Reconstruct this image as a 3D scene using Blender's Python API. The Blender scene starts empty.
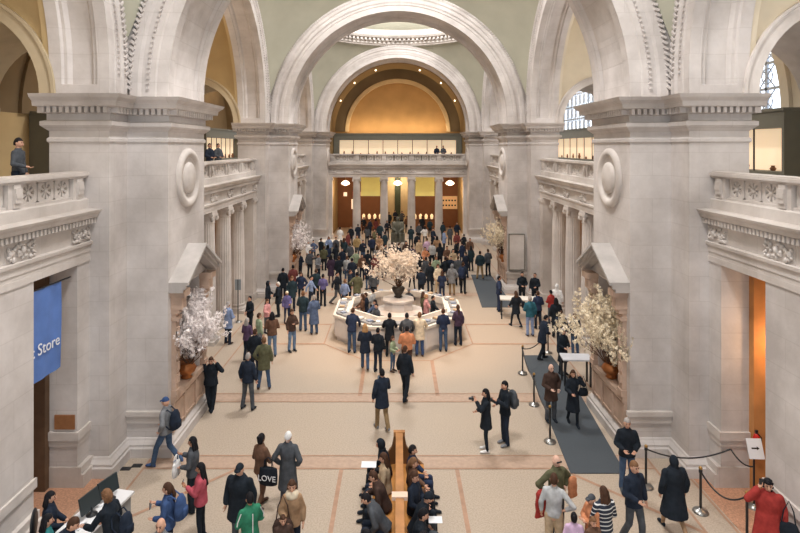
import bpy, bmesh, math, random
from math import sin, cos, pi, sqrt, radians, atan2
from mathutils import Vector, Matrix, noise
C = bpy.context.scene.collection
# ---------------------------------------------------------------- camera
F_PX, EYE, XC, YH = 560.0, 8.2, 397.2, 147.0
cam_d = bpy.data.cameras.new('camera'); cam = bpy.data.objects.new('camera', cam_d); C.objects.link(cam)
cam.location = (-.05, 0, EYE); cam.rotation_euler = (pi/2, 0, 0)
cam_d.sensor_width = 36; cam_d.lens = F_PX/800*36
cam_d.shift_x = (400-XC)/800; cam_d.shift_y = -(266.5-YH)/800
cam_d.clip_end = 300
bpy.context.scene.camera = cam
# ---------------------------------------------------------------- exposure, world, hall light
vs = bpy.context.scene.view_settings
vs.view_transform = 'Standard'; vs.look = 'None'; vs.gamma = 1; vs.exposure = 0.12
bpy.context.scene.view_settings.use_curve_mapping = False
W = bpy.data.worlds.new('sky'); bpy.context.scene.world = W; W.use_nodes = True
bg = W.node_tree.nodes['Background']; bg.inputs[0].default_value = (.84, .93, 1.0, 1); bg.inputs[1].default_value = 1.35
def area(name, loc, size, power, col, rot=(0, 0, 0), sy=None):
    l = bpy.data.lights.new(name, 'AREA'); l.energy = power; l.color = col; l.size = size
    l.shape = 'RECTANGLE' if sy else 'DISK'
    if sy: l.size_y = sy
    o = bpy.data.objects.new(name, l); o.location = loc; o.rotation_euler = rot; C.objects.link(o); return o
def point(name, loc, power, col, r=.15):
    l = bpy.data.lights.new(name, 'POINT'); l.energy = power; l.color = col; l.shadow_soft_size = r
    o = bpy.data.objects.new(name, l); o.location = loc; C.objects.link(o); return o
def spot(name, loc, tgt, power, col, ang, r=.3):
    l = bpy.data.lights.new(name, 'SPOT'); l.energy = power; l.color = col; l.spot_size = radians(ang); l.spot_blend = .7; l.shadow_soft_size = r
    o = bpy.data.objects.new(name, l); o.location = loc; C.objects.link(o)
    o.rotation_euler = (Vector(tgt)-Vector(loc)).to_track_quat('-Z', 'Y').to_euler(); return o
W1, W2, W3, WG = 6.154, 7.25, 8.75, 13.5
YN0, PITCH, DEP, ST = 14.92, 16.56, 2.77, .92
def yn(k): return YN0+k*PITCH
def yf(k): return yn(k)+DEP
SPR = 9.7
BAYS = [((yf(k)+yn(k+1))/2, k) for k in (-1, 0, 1)]
SKYL = (1.0, .97, .95)
for (yc, k), pw in zip(BAYS, (2500, 2300, 2100)):
    area('oculus_light', (0, yc, 21.9), 3.6, pw, SKYL)
for (yc, k), pw in zip(BAYS, (500, 11000, 3000)):         # lamps on the dome ring aimed at the floor
    for sx in (-1, 1):
        spot('ring_lamp', (sx*3.2, yc-5.5, 17.6), (sx*1.0, yc+.8, 0), pw, (1.0, .66, .40), 44)
for (yc, k) in BAYS:                                     # gallery lamps
    for s in (-1, 1):
        point('gallery_lamp', (s*11.2, yc, 13.2), (190 if k < 0 else 300) if s < 0 else 280, (1.0, .76, .52) if s < 0 else (1.0, .9, .8), .4)
        point('aisle_lamp', (s*11.3, yc, 5.0), 70, (1.0, .64, .36), .3)
area('end_cove_lamp', (0, 53.6, 9.62), 9.5, 170, (1.0, .80, .56), (radians(150), 0, 0), .3)
area('vault_lamp', (0, 52.2, 15.5), 6, 60, (1.0, .72, .45), (0, 0, 0), 1.0)
point('doorway_lamp', (9.0, 12.75, 3.6), 45, (1.0, .55, .25), .15); point('doorway_light', (0, 58.8, 4.6), 170, (1.0, .86, .66), .2)
# ---------------------------------------------------------------- colour and materials
def lin(c):
    def f(v):
        v /= 255.0
        return v/12.92 if v <= .04045 else ((v+.055)/1.055)**2.4
    return (f(c[0]), f(c[1]), f(c[2]), 1)
MATS = {}
def mat(name, col, rough=.8, var=.06, scale=3.0, metal=0, emit=None, estr=0, bump=0, spec=.3):
    if name in MATS: return MATS[name]
    m = bpy.data.materials.new(name); m.use_nodes = True; nt = m.node_tree
    b = nt.nodes['Principled BSDF']; b.inputs['Roughness'].default_value = rough; b.inputs['Metallic'].default_value = metal
    b.inputs['Specular IOR Level'].default_value = spec
    tc = nt.nodes.new('ShaderNodeTexCoord'); n = nt.nodes.new('ShaderNodeTexNoise'); n.inputs['Scale'].default_value = scale; n.inputs['Detail'].default_value = 4
    nt.links.new(tc.outputs['Object'], n.inputs['Vector'])
    r = nt.nodes.new('ShaderNodeMapRange'); r.inputs['To Min'].default_value = 1-var*1.6; r.inputs['To Max'].default_value = 1+var*1.6
    r.inputs['From Min'].default_value = .3; r.inputs['From Max'].default_value = .7
    nt.links.new(n.outputs['Fac'], r.inputs['Value'])
    mx = nt.nodes.new('ShaderNodeVectorMath'); mx.operation = 'SCALE'; mx.inputs[0].default_value = lin(col)[:3]
    nt.links.new(r.outputs['Result'], mx.inputs['Scale']); nt.links.new(mx.outputs[0], b.inputs['Base Color'])
    if emit: b.inputs['Emission Color'].default_value = lin(emit); b.inputs['Emission Strength'].default_value = estr
    if bump:
        bp = nt.nodes.new('ShaderNodeBump'); bp.inputs['Strength'].default_value = bump; bp.inputs['Distance'].default_value = .02
        nt.links.new(n.outputs['Fac'], bp.inputs['Height']); nt.links.new(bp.outputs[0], b.inputs['Normal'])
    MATS[name] = m; return m
def stone(name, col, dark, bw=1.5, bh=.62, stain=.12):
    """ashlar limestone: faint joints, blotchy veining; joints follow the face that is hit"""
    m = bpy.data.materials.new(name); m.use_nodes = True; nt = m.node_tree; N = nt.nodes; L = nt.links
    b = N['Principled BSDF']; b.inputs['Roughness'].default_value = .75; b.inputs['Specular IOR Level'].default_value = .2
    g = N.new('ShaderNodeNewGeometry'); sp = N.new('ShaderNodeSeparateXYZ'); L.new(g.outputs['Position'], sp.inputs[0])
    ns = N.new('ShaderNodeSeparateXYZ'); L.new(g.outputs['True Normal'], ns.inputs[0])
    ax = N.new('ShaderNodeMath'); ax.operation = 'ABSOLUTE'; L.new(ns.outputs[0], ax.inputs[0])
    gt = N.new('ShaderNodeMath'); gt.operation = 'GREATER_THAN'; gt.inputs[1].default_value = .6; L.new(ax.outputs[0], gt.inputs[0])
    mx = N.new('ShaderNodeMix'); L.new(gt.outputs[0], mx.inputs[0]); L.new(sp.outputs[0], mx.inputs[2]); L.new(sp.outputs[1], mx.inputs[3])
    cb = N.new('ShaderNodeCombineXYZ'); L.new(mx.outputs[0], cb.inputs[0]); L.new(sp.outputs[2], cb.inputs[1])
    br = N.new('ShaderNodeTexBrick'); br.inputs['Scale'].default_value = 1; br.inputs['Brick Width'].default_value = bw; br.inputs['Row Height'].default_value = bh
    br.inputs['Mortar Size'].default_value = .012; br.inputs['Mortar Smooth'].default_value = .3
    br.inputs['Color1'].default_value = (1, 1, 1, 1); br.inputs['Color2'].default_value = (.96, .955, .95, 1); br.inputs['Mortar'].default_value = (.90, .89, .88, 1)
    L.new(cb.outputs[0], br.inputs['Vector'])
    n1 = N.new('ShaderNodeTexNoise'); n1.inputs['Scale'].default_value = .55; n1.inputs['Detail'].default_value = 6; n1.inputs['Roughness'].default_value = .62
    L.new(g.outputs['Position'], n1.inputs['Vector'])
    rp = N.new('ShaderNodeValToRGB'); rp.color_ramp.elements[0].position = .34; rp.color_ramp.elements[1].position = .66
    rp.color_ramp.elements[0].color = lin(dark); rp.color_ramp.elements[1].color = lin(col)
    L.new(n1.outputs['Fac'], rp.inputs[0])
    mu = N.new('ShaderNodeMix'); mu.data_type = 'RGBA'; mu.blend_type = 'MULTIPLY'; mu.inputs[0].default_value = 1
    L.new(rp.outputs[0], mu.inputs[6]); L.new(br.outputs['Color'], mu.inputs[7])
    L.new(mu.outputs[2], b.inputs['Base Color'])
    n2 = N.new('ShaderNodeTexNoise'); n2.inputs['Scale'].default_value = 14; L.new(g.outputs['Position'], n2.inputs['Vector'])
    bp = N.new('ShaderNodeBump'); bp.inputs['Strength'].default_value = .12; bp.inputs['Distance'].default_value = .02
    L.new(n2.outputs['Fac'], bp.inputs['Height']); L.new(bp.outputs[0], b.inputs['Normal'])
    MATS[name] = m; return m
LIME = stone('limestone', (216, 210, 207), (182, 175, 171))
LIMET = stone('limestone_trim', (218, 211, 206), (184, 176, 170), 2.2, 9)
PLASTER = mat('vault_plaster', (172, 170, 154), .9, .04, .8)
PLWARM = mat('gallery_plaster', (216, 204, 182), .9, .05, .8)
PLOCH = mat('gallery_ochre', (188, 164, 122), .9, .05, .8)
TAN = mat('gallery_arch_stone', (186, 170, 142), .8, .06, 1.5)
BROWN = mat('brown_wall', (126, 84, 58), .85, .06, 1)
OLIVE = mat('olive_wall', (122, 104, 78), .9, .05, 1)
PINKM = mat('pink_marble', (196, 150, 124), .4, .12, 3)
FRAMEG = mat('case_frame', (110, 108, 96), .5, .03)
GLOWCASE = mat('case_back', (240, 216, 184), .7, .03, 2, emit=(255, 226, 188), estr=.55)
LAMPM = mat('lamp_glow', (255, 240, 214), .6, 0, emit=(255, 232, 196), estr=3.0)
BRASS = mat('brass', (176, 140, 84), .35, .04, 6, metal=.8)
BLACKM = mat('black_metal', (34, 36, 40), .4, .03, spec=.5)
WHITEP = mat('white_paper', (232, 234, 238), .7, .02)
# ---------------------------------------------------------------- mesh builder
class MB:
    def __init__(s): s.v = []; s.f = []; s.mi = []; s.sm = []
    def add(s, vs_, fs, mi=0, smooth=False):
        o = len(s.v); s.v += [tuple(p) for p in vs_]
        for f in fs: s.f.append([i+o for i in f]); s.mi.append(mi); s.sm.append(smooth)
        return s
    def box(s, x0, x1, y0, y1, z0, z1, mi=0, M=None):
        if x0 > x1: x0, x1 = x1, x0
        p = [(x, y, z) for z in (z0, z1) for x, y in ((x0, y0), (x1, y0), (x1, y1), (x0, y1))]
        if M is not None: p = [tuple(M @ Vector(q)) for q in p]
        return s.add(p, [(3, 2, 1, 0), (4, 5, 6, 7), (0, 1, 5, 4), (1, 2, 6, 5), (2, 3, 7, 6), (3, 0, 4, 7)], mi)
    def loft(s, rings, mi=0, cap=True, smooth=True, closed=True):
        n = len(rings[0]); v = [p for r in rings for p in r]; f = []
        for i in range(len(rings)-1):
            for j in range(n if closed else n-1):
                a, b = i*n+j, i*n+(j+1) % n
                f.append((a, b, b+n, a+n))
        s.add(v, f, mi, smooth)
        if cap:
            s.add(rings[0], [tuple(range(n))[::-1]], mi); s.add(rings[-1], [tuple(range(n))], mi)
        return s
    def tube(s, pts, rad, n=8, mi=0, cap=True):
        pts = [Vector(p) for p in pts]; rr = rad if isinstance(rad, (list, tuple)) else [rad]*len(pts)
        rings = []; up = Vector((0, 0, 1))
        for i, p in enumerate(pts):
            d = (pts[min(i+1, len(pts)-1)]-pts[max(i-1, 0)]).normalized()
            if abs(d.z) > .95: up = Vector((0, 1, 0))
            a = d.cross(up).normalized(); b = a.cross(d).normalized(); up = b
            rings.append([tuple(p+(a*cos(2*pi*k/n)-b*sin(2*pi*k/n))*rr[i]) for k in range(n)][::-1])
        return s.loft(rings, mi, cap)
    def lathe(s, prof, n=16, c=(0, 0, 0), mi=0, smooth=True, cap=True, ph=0):
        return s.loft([[(c[0]+r*cos(2*pi*k/n+ph), c[1]+r*sin(2*pi*k/n+ph), c[2]+z) for k in range(n)] for r, z in prof], mi, cap, smooth)
    def caps(s, a, b, r1, r2, n=10, mi=0):
        a = Vector(a); b = Vector(b); d = b-a
        if d.length < 1e-5: d = Vector((0, 0, 1e-3))
        u = d.normalized(); pts = []; rr = []
        for t in (-1, -.87, -.5): pts.append(a+u*r1*t); rr.append(r1*sqrt(max(.02, 1-t*t)))
        pts += [a, b]; rr += [r1, r2]
        for t in (.5, .87, 1): pts.append(b+u*r2*t); rr.append(r2*sqrt(max(.02, 1-t*t)))
        up = Vector((0, 0, 1)) if abs(u.z) < .9 else Vector((0, 1, 0))
        A = u.cross(up).normalized(); B = A.cross(u)
        return s.loft([[tuple(p+(A*cos(2*pi*k/n)-B*sin(2*pi*k/n))*r) for k in range(n)][::-1] for p, r in zip(pts, rr)], mi)
    def ell(s, c, r, n=12, m=8, mi=0, M=None, f=None):
        rings = []
        for i in range(m+1):
            t = -pi/2+pi*i/m; ct = max(cos(t), .02); rg = []
            for k in range(n):
                a = 2*pi*k/n; d = Vector((ct*cos(a), ct*sin(a), sin(t)))
                k_ = f(d) if f else 1
                p = Vector((d.x*r[0], d.y*r[1], d.z*r[2]))*k_
                if M is not None: p = M @ p
                rg.append((c[0]+p.x, c[1]+p.y, c[2]+p.z))
            rings.append(rg)
        return s.loft(rings, mi)
    def mesh(s, name, mats):
        me = bpy.data.meshes.new(name); me.from_pydata(s.v, [], s.f); me.update()
        for m in (mats if isinstance(mats, (list, tuple)) else [mats]): me.materials.append(m)
        me.polygons.foreach_set('material_index', s.mi); me.polygons.foreach_set('use_smooth', s.sm)
        bm = bmesh.new(); bm.from_mesh(me); bmesh.ops.recalc_face_normals(bm, faces=bm.faces); bm.to_mesh(me); bm.free()
        return me
    def build(s, name, mats, parent=None, loc=None, rz=0):
        o = bpy.data.objects.new(name, s.mesh(name, mats)); C.objects.link(o)
        if parent: o.parent = parent
        if loc: o.location = loc
        if rz: o.rotation_euler[2] = rz
        return o
def struct(o): o['kind'] = 'structure'; return o
def tag(o, label, cat, group=None, kind=None):
    o['label'] = label; o['category'] = cat
    if group: o['group'] = group
    if kind: o['kind'] = kind
    return o
def empty(name, loc, label, cat, rz=0, group=None):
    o = bpy.data.objects.new(name, None); C.objects.link(o); o.location = loc; o.rotation_euler[2] = rz; o.empty_display_size = .2
    return tag(o, label, cat, group)
def offs(poly, d):
    n = len(poly); out = []
    for i in range(n):
        p0, p1, p2 = Vector(poly[i-1]), Vector(poly[i]), Vector(poly[(i+1) % n])
        a = (p1-p0).normalized(); b = (p2-p1).normalized(); na = Vector((a.y, -a.x)); nb = Vector((b.y, -b.x))
        m = (na+nb); m = m/max(.2, (1+na.dot(nb)))
        out.append(tuple(p1+m*d))
    return out
def sweep_poly(mb, poly, prof, mi=0):
    mb.loft([[(max(-8.97, min(8.97, x)), y, z) for x, y in offs(poly, o)] for o, z in prof], mi, True, False)
ORD = ['first', 'second', 'third', 'fourth', 'fifth', 'sixth', 'seventh', 'eighth', 'ninth', 'tenth', 'eleventh', 'twelfth', 'thirteenth', 'fourteenth', 'fifteenth', 'sixteenth', 'seventeenth', 'eighteenth', 'nineteenth', 'twentieth', 'twenty-first', 'twenty-second']
def vase(x, y, z, q, h, label):
    mb = MB(); mb.lathe([(q*.6, 0), (q, h*.4), (q*.5, h*.8), (q*.7, h)], 8)
    tag(mb.build('vase', mat('ceramic', (150, 104, 74), .4, .2, 8), None, (x, y, z)), label, 'vase', 'vases in the gallery display cases')
# ---------------------------------------------------------------- piers
PP = [(.17, 0), (.17, .24), (.13, .27), (.13, .33), (.05, .41), (.03, .45), (0, .47), (0, 8.30), (.04, 8.34), (.04, 8.41), (0, 8.45),
      (0, 8.60), (.07, 8.66), (.15, 8.74), (.15, 8.84), (.04, 8.87), (.04, 9.03), (.10, 9.05), (.10, 9.17), (.33, 9.21), (.35, 9.33), (.46, 9.42), (.50, 9.50), (-.02, 9.52)]
def pier_poly(k, s, wg=W3):
    a, b = yn(k), yf(k)
    p = [(W1, a), (W2, a), (W2, a-ST), (wg, a-ST), (wg, b+ST), (W2, b+ST), (W2, b), (W1, b)]
    return p if s > 0 else [(-x, y) for x, y in p][::-1]
for k in (-1, 0, 1, 2):
    for s in (-1, 1):
        mb = MB(); poly = pier_poly(k, s)
        if k in (0, 1):                                  # the shaft is hollowed out for the flower niche
            yc = (yn(k)+yf(k))/2; pn = [(W1, yn(k)), (W2, yn(k)), (W2, yn(k)-ST), (W3, yn(k)-ST), (W3, yf(k)+ST), (W2, yf(k)+ST), (W2, yf(k)), (W1, yf(k)), (W1, yc+.95), (W1+.55, yc+.95), (W1+.55, yc-.95), (W1, yc-.95)]
            if s < 0: pn = [(-x, y) for x, y in pn][::-1]
            sweep_poly(mb, poly, PP[:7]+[(0, 1.45)]); mb.loft([[(x, y, z) for x, y in pn] for z in (1.45, 4.25)], 0, False, False); sweep_poly(mb, poly, [(0, 4.25)]+PP[7:])
        else: sweep_poly(mb, poly, PP)
        op = offs(poly, .10); n = len(op)                # dentils under the impost cornice
        for i in range(n):
            p, q = Vector(op[i]), Vector(op[(i+1) % n]); L_ = (q-p).length; d = (q-p).normalized(); nn = Vector((d.y, -d.x)); c = int(L_/.15)
            for j in range(c):
                m_ = p+d*(L_*(j+.5)/c); M = Matrix.Translation((m_.x, m_.y, 0)) @ Matrix(((d.x, nn.x, 0, 0), (d.y, nn.y, 0, 0), (0, 0, 1, 0), (0, 0, 0, 1)))
                mb.box(-.045, .045, -.02, .16, 9.05, 9.20, 0, M)
        struct(mb.build('pier', LIME))
        mb = MB()                                        # dado band on the front and nave faces
        for z0, z1, e in ((1.06, 1.18, .10), (.86, 1.06, .05)):
            mb.box(s*(W1-e), s*(W2-.001), yn(k)-e, yn(k)+.01, z0, z1)
        struct(mb.build('trim_1', LIMET))
        # round medallion on the nave face
        mb = MB(); yc = (yn(k)+yf(k))/2
        Mx = Matrix.Translation((s*W1, yc, 7.3)) @ Matrix.Rotation(-s*pi/2, 4, 'Y')
        for prof in ([(.86, -.02), (.86, .06), (.82, .10), (.74, .12), (.66, .10), (.62, .05), (.60, .03), (.0, .03)], [(.46, .02), (.45, .08), (.36, .12), (.02, .14)]):
            rr = [[tuple(Mx @ Vector((r*cos(2*pi*j/32), r*sin(2*pi*j/32), z))) for j in range(32)] for r, z in prof]
            mb.loft(rr, 0, True, True)
        struct(mb.build('medallion', LIMET))
# ---------------------------------------------------------------- arches (swept section)
def arch(mb, secf, cx, cz, stilt, axis, c0, n=48, brk=()):
    """secf(t)-> list of (r, depth); axis 'Y': arch in the x-z plane, depth along y from c0"""
    st = []
    hs = [0, min(.34, stilt*.5)-.01, min(.34, stilt*.5)+.01]
    for h in hs: st.append((0, h))
    for a in sorted([pi*i/n for i in range(n+1)]+[q+d for q in brk for d in (-.001, .001)]+[pi-q+d for q in brk for d in (-.001, .001)]): st.append((a, stilt))
    for h in hs[::-1]: st.append((pi, h))
    rings = []
    for a, h in st:
        rg = []
        for r, d in secf(a if h > hs[1] else -1):
            u = cx+r*cos(a); z = cz+h+r*sin(a)
            rg.append((u, c0+d, z) if axis == 'Y' else (c0+d, u, z))
        rings.append(rg)
    mb.loft(rings, 0, True, False)
def sect_t(a):
    on = a >= 0; e = .13 if on else 0
    r0 = W1; m = DEP
    return [(r0, 0), (r0, .36), (r0+e*.4, .42), (r0+e*.4, .48), (r0+e, .56), (r0+e, m-.56), (r0+e*.4, m-.48), (r0+e*.4, m-.42), (r0, m-.36), (r0, m),
            (r0+.30, m), (r0+.34, m+.03), (r0+.70, m+.03), (r0+.78, m+.08), (r0+.98, m+.08), (W2, m-.01), (W2+.5, m-.05), (W2+.5, .05), (W2, .01), (r0+.98, -.08), (r0+.78, -.08), (r0+.70, -.03), (r0+.34, -.03), (r0+.30, 0)]
RL = (PITCH-DEP-2*ST)/2; RB = RL+ST                     # 5.98, 6.9
def sect_l(a, sgn):
    on = a >= 0; e = .16 if on else 0; m = W3-W2
    pts = [(RL, 0), (RL, .30), (RL+e*.4, .34), (RL+e*.4, .42), (RL+e, .50), (RL+e, m-.50), (RL+e*.4, m-.42), (RL+e*.4, m-.34), (RL, m-.3), (RL, m), (RB+.4, m), (RB+.4, .05), (RB, .01), (RB-.12, -.07), (RB-.3, -.07), (RB-.38, -.02), (RL+.3, -.02), (RL+.26, 0)]
    return [(r, sgn*d) for r, d in pts]
for k in (-1, 0, 1, 2):
    mb = MB(); arch(mb, sect_t, 0, 9.5, .2, 'Y', yn(k))
    for side, yy in ((-1, yn(k)-.09), (1, yf(k)+.09)):   # beaded strip along the archivolt
        nb = 150
        for i in range(nb):
            a = pi*(i+.5)/nb; r = W1+.52
            M = Matrix.Translation((r*cos(a), yy+(.05 if side < 0 else -.05), SPR+r*sin(a))) @ Matrix.Rotation(-a, 4, 'Y')
            mb.box(-.035, .035, -.04, .04, -.035, .035, 0, M)
            r = W1+1.0; M = Matrix.Translation((r*cos(a), yy, SPR+r*sin(a))) @ Matrix.Rotation(-a+.6, 4, 'Y')
            mb.box(-.07, .07, -.03, .03, -.035, .035, 0, M)
    struct(mb.build('arch', LIME))
for yc, k in BAYS:
    for s in (-1, 1):
        mb = MB(); arch(mb, lambda a: sect_l(a, s), yc, 9.5, .55, 'X', s*W2)
        for i in range(140):
            a = pi*(i+.5)/140; r = RL+.42
            for r, rot, w in ((RL+.42, 0, .035), (RB-.22, .6, .085)):
                M = Matrix.Translation((s*(W2-.03 if w < .05 else W2-.08), yc+r*cos(a), SPR+.35+r*sin(a))) @ Matrix.Rotation(a+rot, 4, 'X')
                mb.box(-.04, .04, -w, w, -.035, .035, 0, M)
        struct(mb.build('arch', LIME))
# ---------------------------------------------------------------- pendentives, ring and dome
DD = W2*W2+RB*RB; RR = RB-.02
for yc, k in BAYS:
    mb = MB(); n = 96; rings = []
    for j in range(9):
        rg = []
        for i in range(n):
            t = 2*pi*(i+.5)/n; dx, dy = cos(t), sin(t)
            e = min(W2/abs(dx) if dx else 99, RB/abs(dy) if dy else 99)
            rho = e+(RR-e)*j/8 if e > RR else RR
            z = SPR+sqrt(max(0, DD-rho*rho)); rg.append((dx*rho, yc+dy*rho, z))
        rings.append(rg)
    mb.loft(rings, 0, False, True)
    struct(mb.build('pendentive', PLASTER))
    zr = SPR+sqrt(DD-RR*RR)
    mb = MB(); mb.lathe([(RR+.4, zr-.1), (RR, zr-.1), (RR-.05, zr), (RR-.12, zr+.05), (RR-.12, zr+.22), (RR-.22, zr+.26), (RR-.22, zr+.42), (RR-.5, zr+.5), (RR-.6, zr+.68), (RR-.55, zr+.72), (RR-.3, zr+.74), (RR-.3, zr+1.2), (RR+.4, zr+1.2)], 96, (0, yc, 0), smooth=False, cap=False)
    for i in range(110):
        a = 2*pi*i/110; M = Matrix.Translation((0, yc, 0)) @ Matrix.Rotation(a, 4, 'Z')
        mb.box(RR-.42, RR-.2, -.09, .09, zr+.28, zr+.46, 0, M)
    struct(mb.build('dome_ring', LIMET))
    mb = MB(); R0 = RR-.25; prof = [(R0+.3, zr+1.1)]
    for i in range(13):
        a = radians(3+i*5.9); prof.append((R0*cos(a), zr+1.2+4.0*sin(a)))
    ro = prof[-1][0]; zo = prof[-1][1]; prof += [(ro-.1, zo+.1), (ro-.1, zo+.8)]
    mb.lathe(prof, 64, (0, yc, 0), cap=False); struct(mb.build('ceiling', PLASTER))
    mb = MB(); mb.lathe([(ro+.1, zo+.7), (ro+.1, zo+.75)], 48, (0, yc, 0)); struct(mb.build('window_1', mat('oculus_glass', (235, 238, 240), .5, 0, emit=(226, 236, 246), estr=2.0)))
# ---------------------------------------------------------------- side galleries
for yc, k in BAYS:
    for s in (-1, 1):
        n = 32; r = RL+.3
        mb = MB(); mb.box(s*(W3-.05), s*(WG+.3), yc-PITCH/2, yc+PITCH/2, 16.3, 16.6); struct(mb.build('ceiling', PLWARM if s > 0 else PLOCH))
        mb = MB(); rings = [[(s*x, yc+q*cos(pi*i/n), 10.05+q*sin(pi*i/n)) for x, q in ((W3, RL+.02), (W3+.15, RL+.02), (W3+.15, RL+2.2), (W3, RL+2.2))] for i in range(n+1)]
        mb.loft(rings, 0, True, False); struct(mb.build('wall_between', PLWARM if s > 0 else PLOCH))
        # lunette at the outer wall
        mb = MB(); x0, x1 = s*WG, s*(WG+.35)
        rw = 5.0 if s > 0 else 4.3
        rings = [[(x, yc+q*cos(pi*i/n), SPR-.3+q*sin(pi*i/n)) for x, q in ((x0, rw), (x1, rw), (x1, r+1.2), (x0, r+1.2))] for i in range(n+1)]
        mb.loft(rings, 0, True, False)
        rings = [[(x, yc+q*cos(pi*i/n), SPR-.3+q*sin(pi*i/n)) for x, q in ((x0-s*.12, rw-.02), (x0+s*.1, rw-.02), (x0+s*.1, rw+.4), (x0-s*.12, rw+.4))] for i in range(n+1)]
        mb.loft(rings, 0, True, False)
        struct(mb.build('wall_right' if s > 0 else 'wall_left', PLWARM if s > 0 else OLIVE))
        if s < 0:
            mb = MB(); v = [(x1, yc+rw*1.02*cos(pi*i/n), SPR-.3+rw*1.02*sin(pi*i/n)) for i in range(n+1)]
            mb.add(v+[(x1-.1, y, z) for _, y, z in v], [tuple(range(n+1)), tuple(range(n+1, 2*n+2))[::-1]]); struct(mb.build('wall_left', OLIVE))
        else:
            mb = MB(); xx = WG+.18                        # leaded lattice
            for q in range(-5, 6):
                y_ = q*.95; h = sqrt(max(0, rw*rw-y_*y_))
                if h > .2: mb.box(xx-.05, xx+.05, yc+y_-.05, yc+y_+.05, SPR-.3, SPR-.3+h)
            for q in range(0, 6):
                z_ = q*.95; h = sqrt(max(0, rw*rw-z_*z_)); mb.box(xx-.05, xx+.05, yc-h, yc+h, SPR-.3+z_-.05, SPR-.3+z_+.05)
            for q in range(-6, 7):                        # circles and diagonals
                for w in range(0, 6):
                    cy, cz = q*.95, w*.95+.475
                    if cy*cy+cz*cz < (rw-.3)**2:
                        for sg in (-1, 1):
                            mb.tube([(xx, yc+cy-.45, SPR-.3+cz-sg*.45), (xx, yc+cy+.45, SPR-.3+cz+sg*.45)], .035, 4)
                        mb.tube([(xx, yc+cy+.3*cos(2*pi*j/12), SPR-.3+cz+.3*sin(2*pi*j/12)) for j in range(13)], .03, 4)
            f = mb.build('window_2', mat('window_lead', (186, 190, 196), .6, .03)); struct(f)
            mb = MB(); v = [(xx+.08, yc+rw*cos(pi*i/n), SPR-.3+rw*sin(pi*i/n)) for i in range(n+1)]
            gl = bpy.data.materials.get('window_glass') or mat('window_glass', (225, 235, 245), .4, 0, emit=(225, 236, 250), estr=2.2)
            mb.add(v, [tuple(range(n+1))]); struct(mb.build('window_3', gl))
        # outer wall, gallery slab
        mb = MB(); mb.box(s*WG, s*(WG+.35), yc-PITCH/2, yc+PITCH/2, 0, SPR-.3)
        struct(mb.build('wall_right' if s > 0 else 'wall_left', PLWARM if s > 0 else PLOCH))
        mb = MB(); mb.box(s*(W2+.7), s*(WG), yc-PITCH/2, yc+PITCH/2, 6.25, 6.65); struct(mb.build('floor', LIMET))
        # glowing display case along the gallery wall
        if not (s < 0 and k == -1):
            e = empty('display_case', (s*(WG-.45), yc, 6.65), 'long lit display case against the %s gallery wall, %s' % ('right' if s > 0 else 'left', ('nearest the viewer', 'above the side columns', 'farthest of its row')[k+1]), 'display case')
            mb = MB(); w = 6.2 if s > 0 else 4.2
            for z0, z1 in ((0, .72), (2.2, 2.75)): mb.box(-.4, .4, -w, w, z0, z1)
            mb.box(-.46, .46, -w-.06, w+.06, 2.75, 2.85); mb.box(-.4, .4, -w, -w+.12, .72, 2.2); mb.box(-.4, .4, w-.12, w, .72, 2.2)
            mb.build('frame', FRAMEG, e)
            mb = MB(); mb.box(s*.25, s*.3, -w+.12, w-.12, .72, 2.2); mb.build('lit_back', GLOWCASE, e)
            for i in range(1, 8): mb = MB(); y_ = -w+2*w*i/8; mb.box(-s*.4-.02, -s*.4+.02, y_-.025, y_+.025, .72, 2.2); mb.build('mullion', BLACKM, e)
            rnd = random.Random(k*3+s)
            for i in range(8):
                y_ = -w+.5+(2*w-1)*(i+.5)/8; h = rnd.uniform(.15, .4); q = rnd.uniform(.06, .12)
                vase(s*(WG-.40), yc+y_, 7.37, q, h, 'brown vase in the %s %s gallery case, %s from its near end' % (('nearest', 'middle', 'farthest')[k+1], 'right' if s > 0 else 'left', ORD[i]))
for k in (-1, 0, 1, 2):
    for s in (-1, 1):                                     # wall between gallery bays with a low arch
        y0, y1 = yn(k)-ST+.02, yf(k)+ST-.02; cx = 11.2; r = 2.28; n = 24; zt = 16.4
        mb = MB(); R = []
        for i in range(n+1):
            a = pi*i/n; x = s*(cx+r*cos(a)); z = 9.5+r*sin(a); R.append([(x, y0, z), (x, y1, z), (x, y1, zt), (x, y0, zt)])
        mb.loft(R, 0, True, False); struct(mb.build('wall_between', (PLWARM if s > 0 else PLOCH)))
        mb = MB(); R = []
        for i in range(n+1):
            a = pi*i/n; R.append([(s*(cx+q*cos(a)), y, 9.5+q*sin(a)) for q, y in ((r-.06, y0-.06), (r-.06, y1+.06), (r+.32, y1+.06), (r+.34, y0-.10), (r+.26, y0-.10), (r+.24, y0-.05))])
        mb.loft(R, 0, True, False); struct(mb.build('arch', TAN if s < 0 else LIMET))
        mb = MB(); mb.box(s*(W3-.01), s*(W3+.12), y0+.9, y1-.9, 6.65, 9.5); mb.box(s*(WG-.12), s*(WG+.1), y0, y1, 6.65, 9.5); mb.box(s*(WG-.2), s*(WG+.1), y0-.1, y1+.1, 9.3, 9.5); struct(mb.build('pilaster', TAN))
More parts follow.
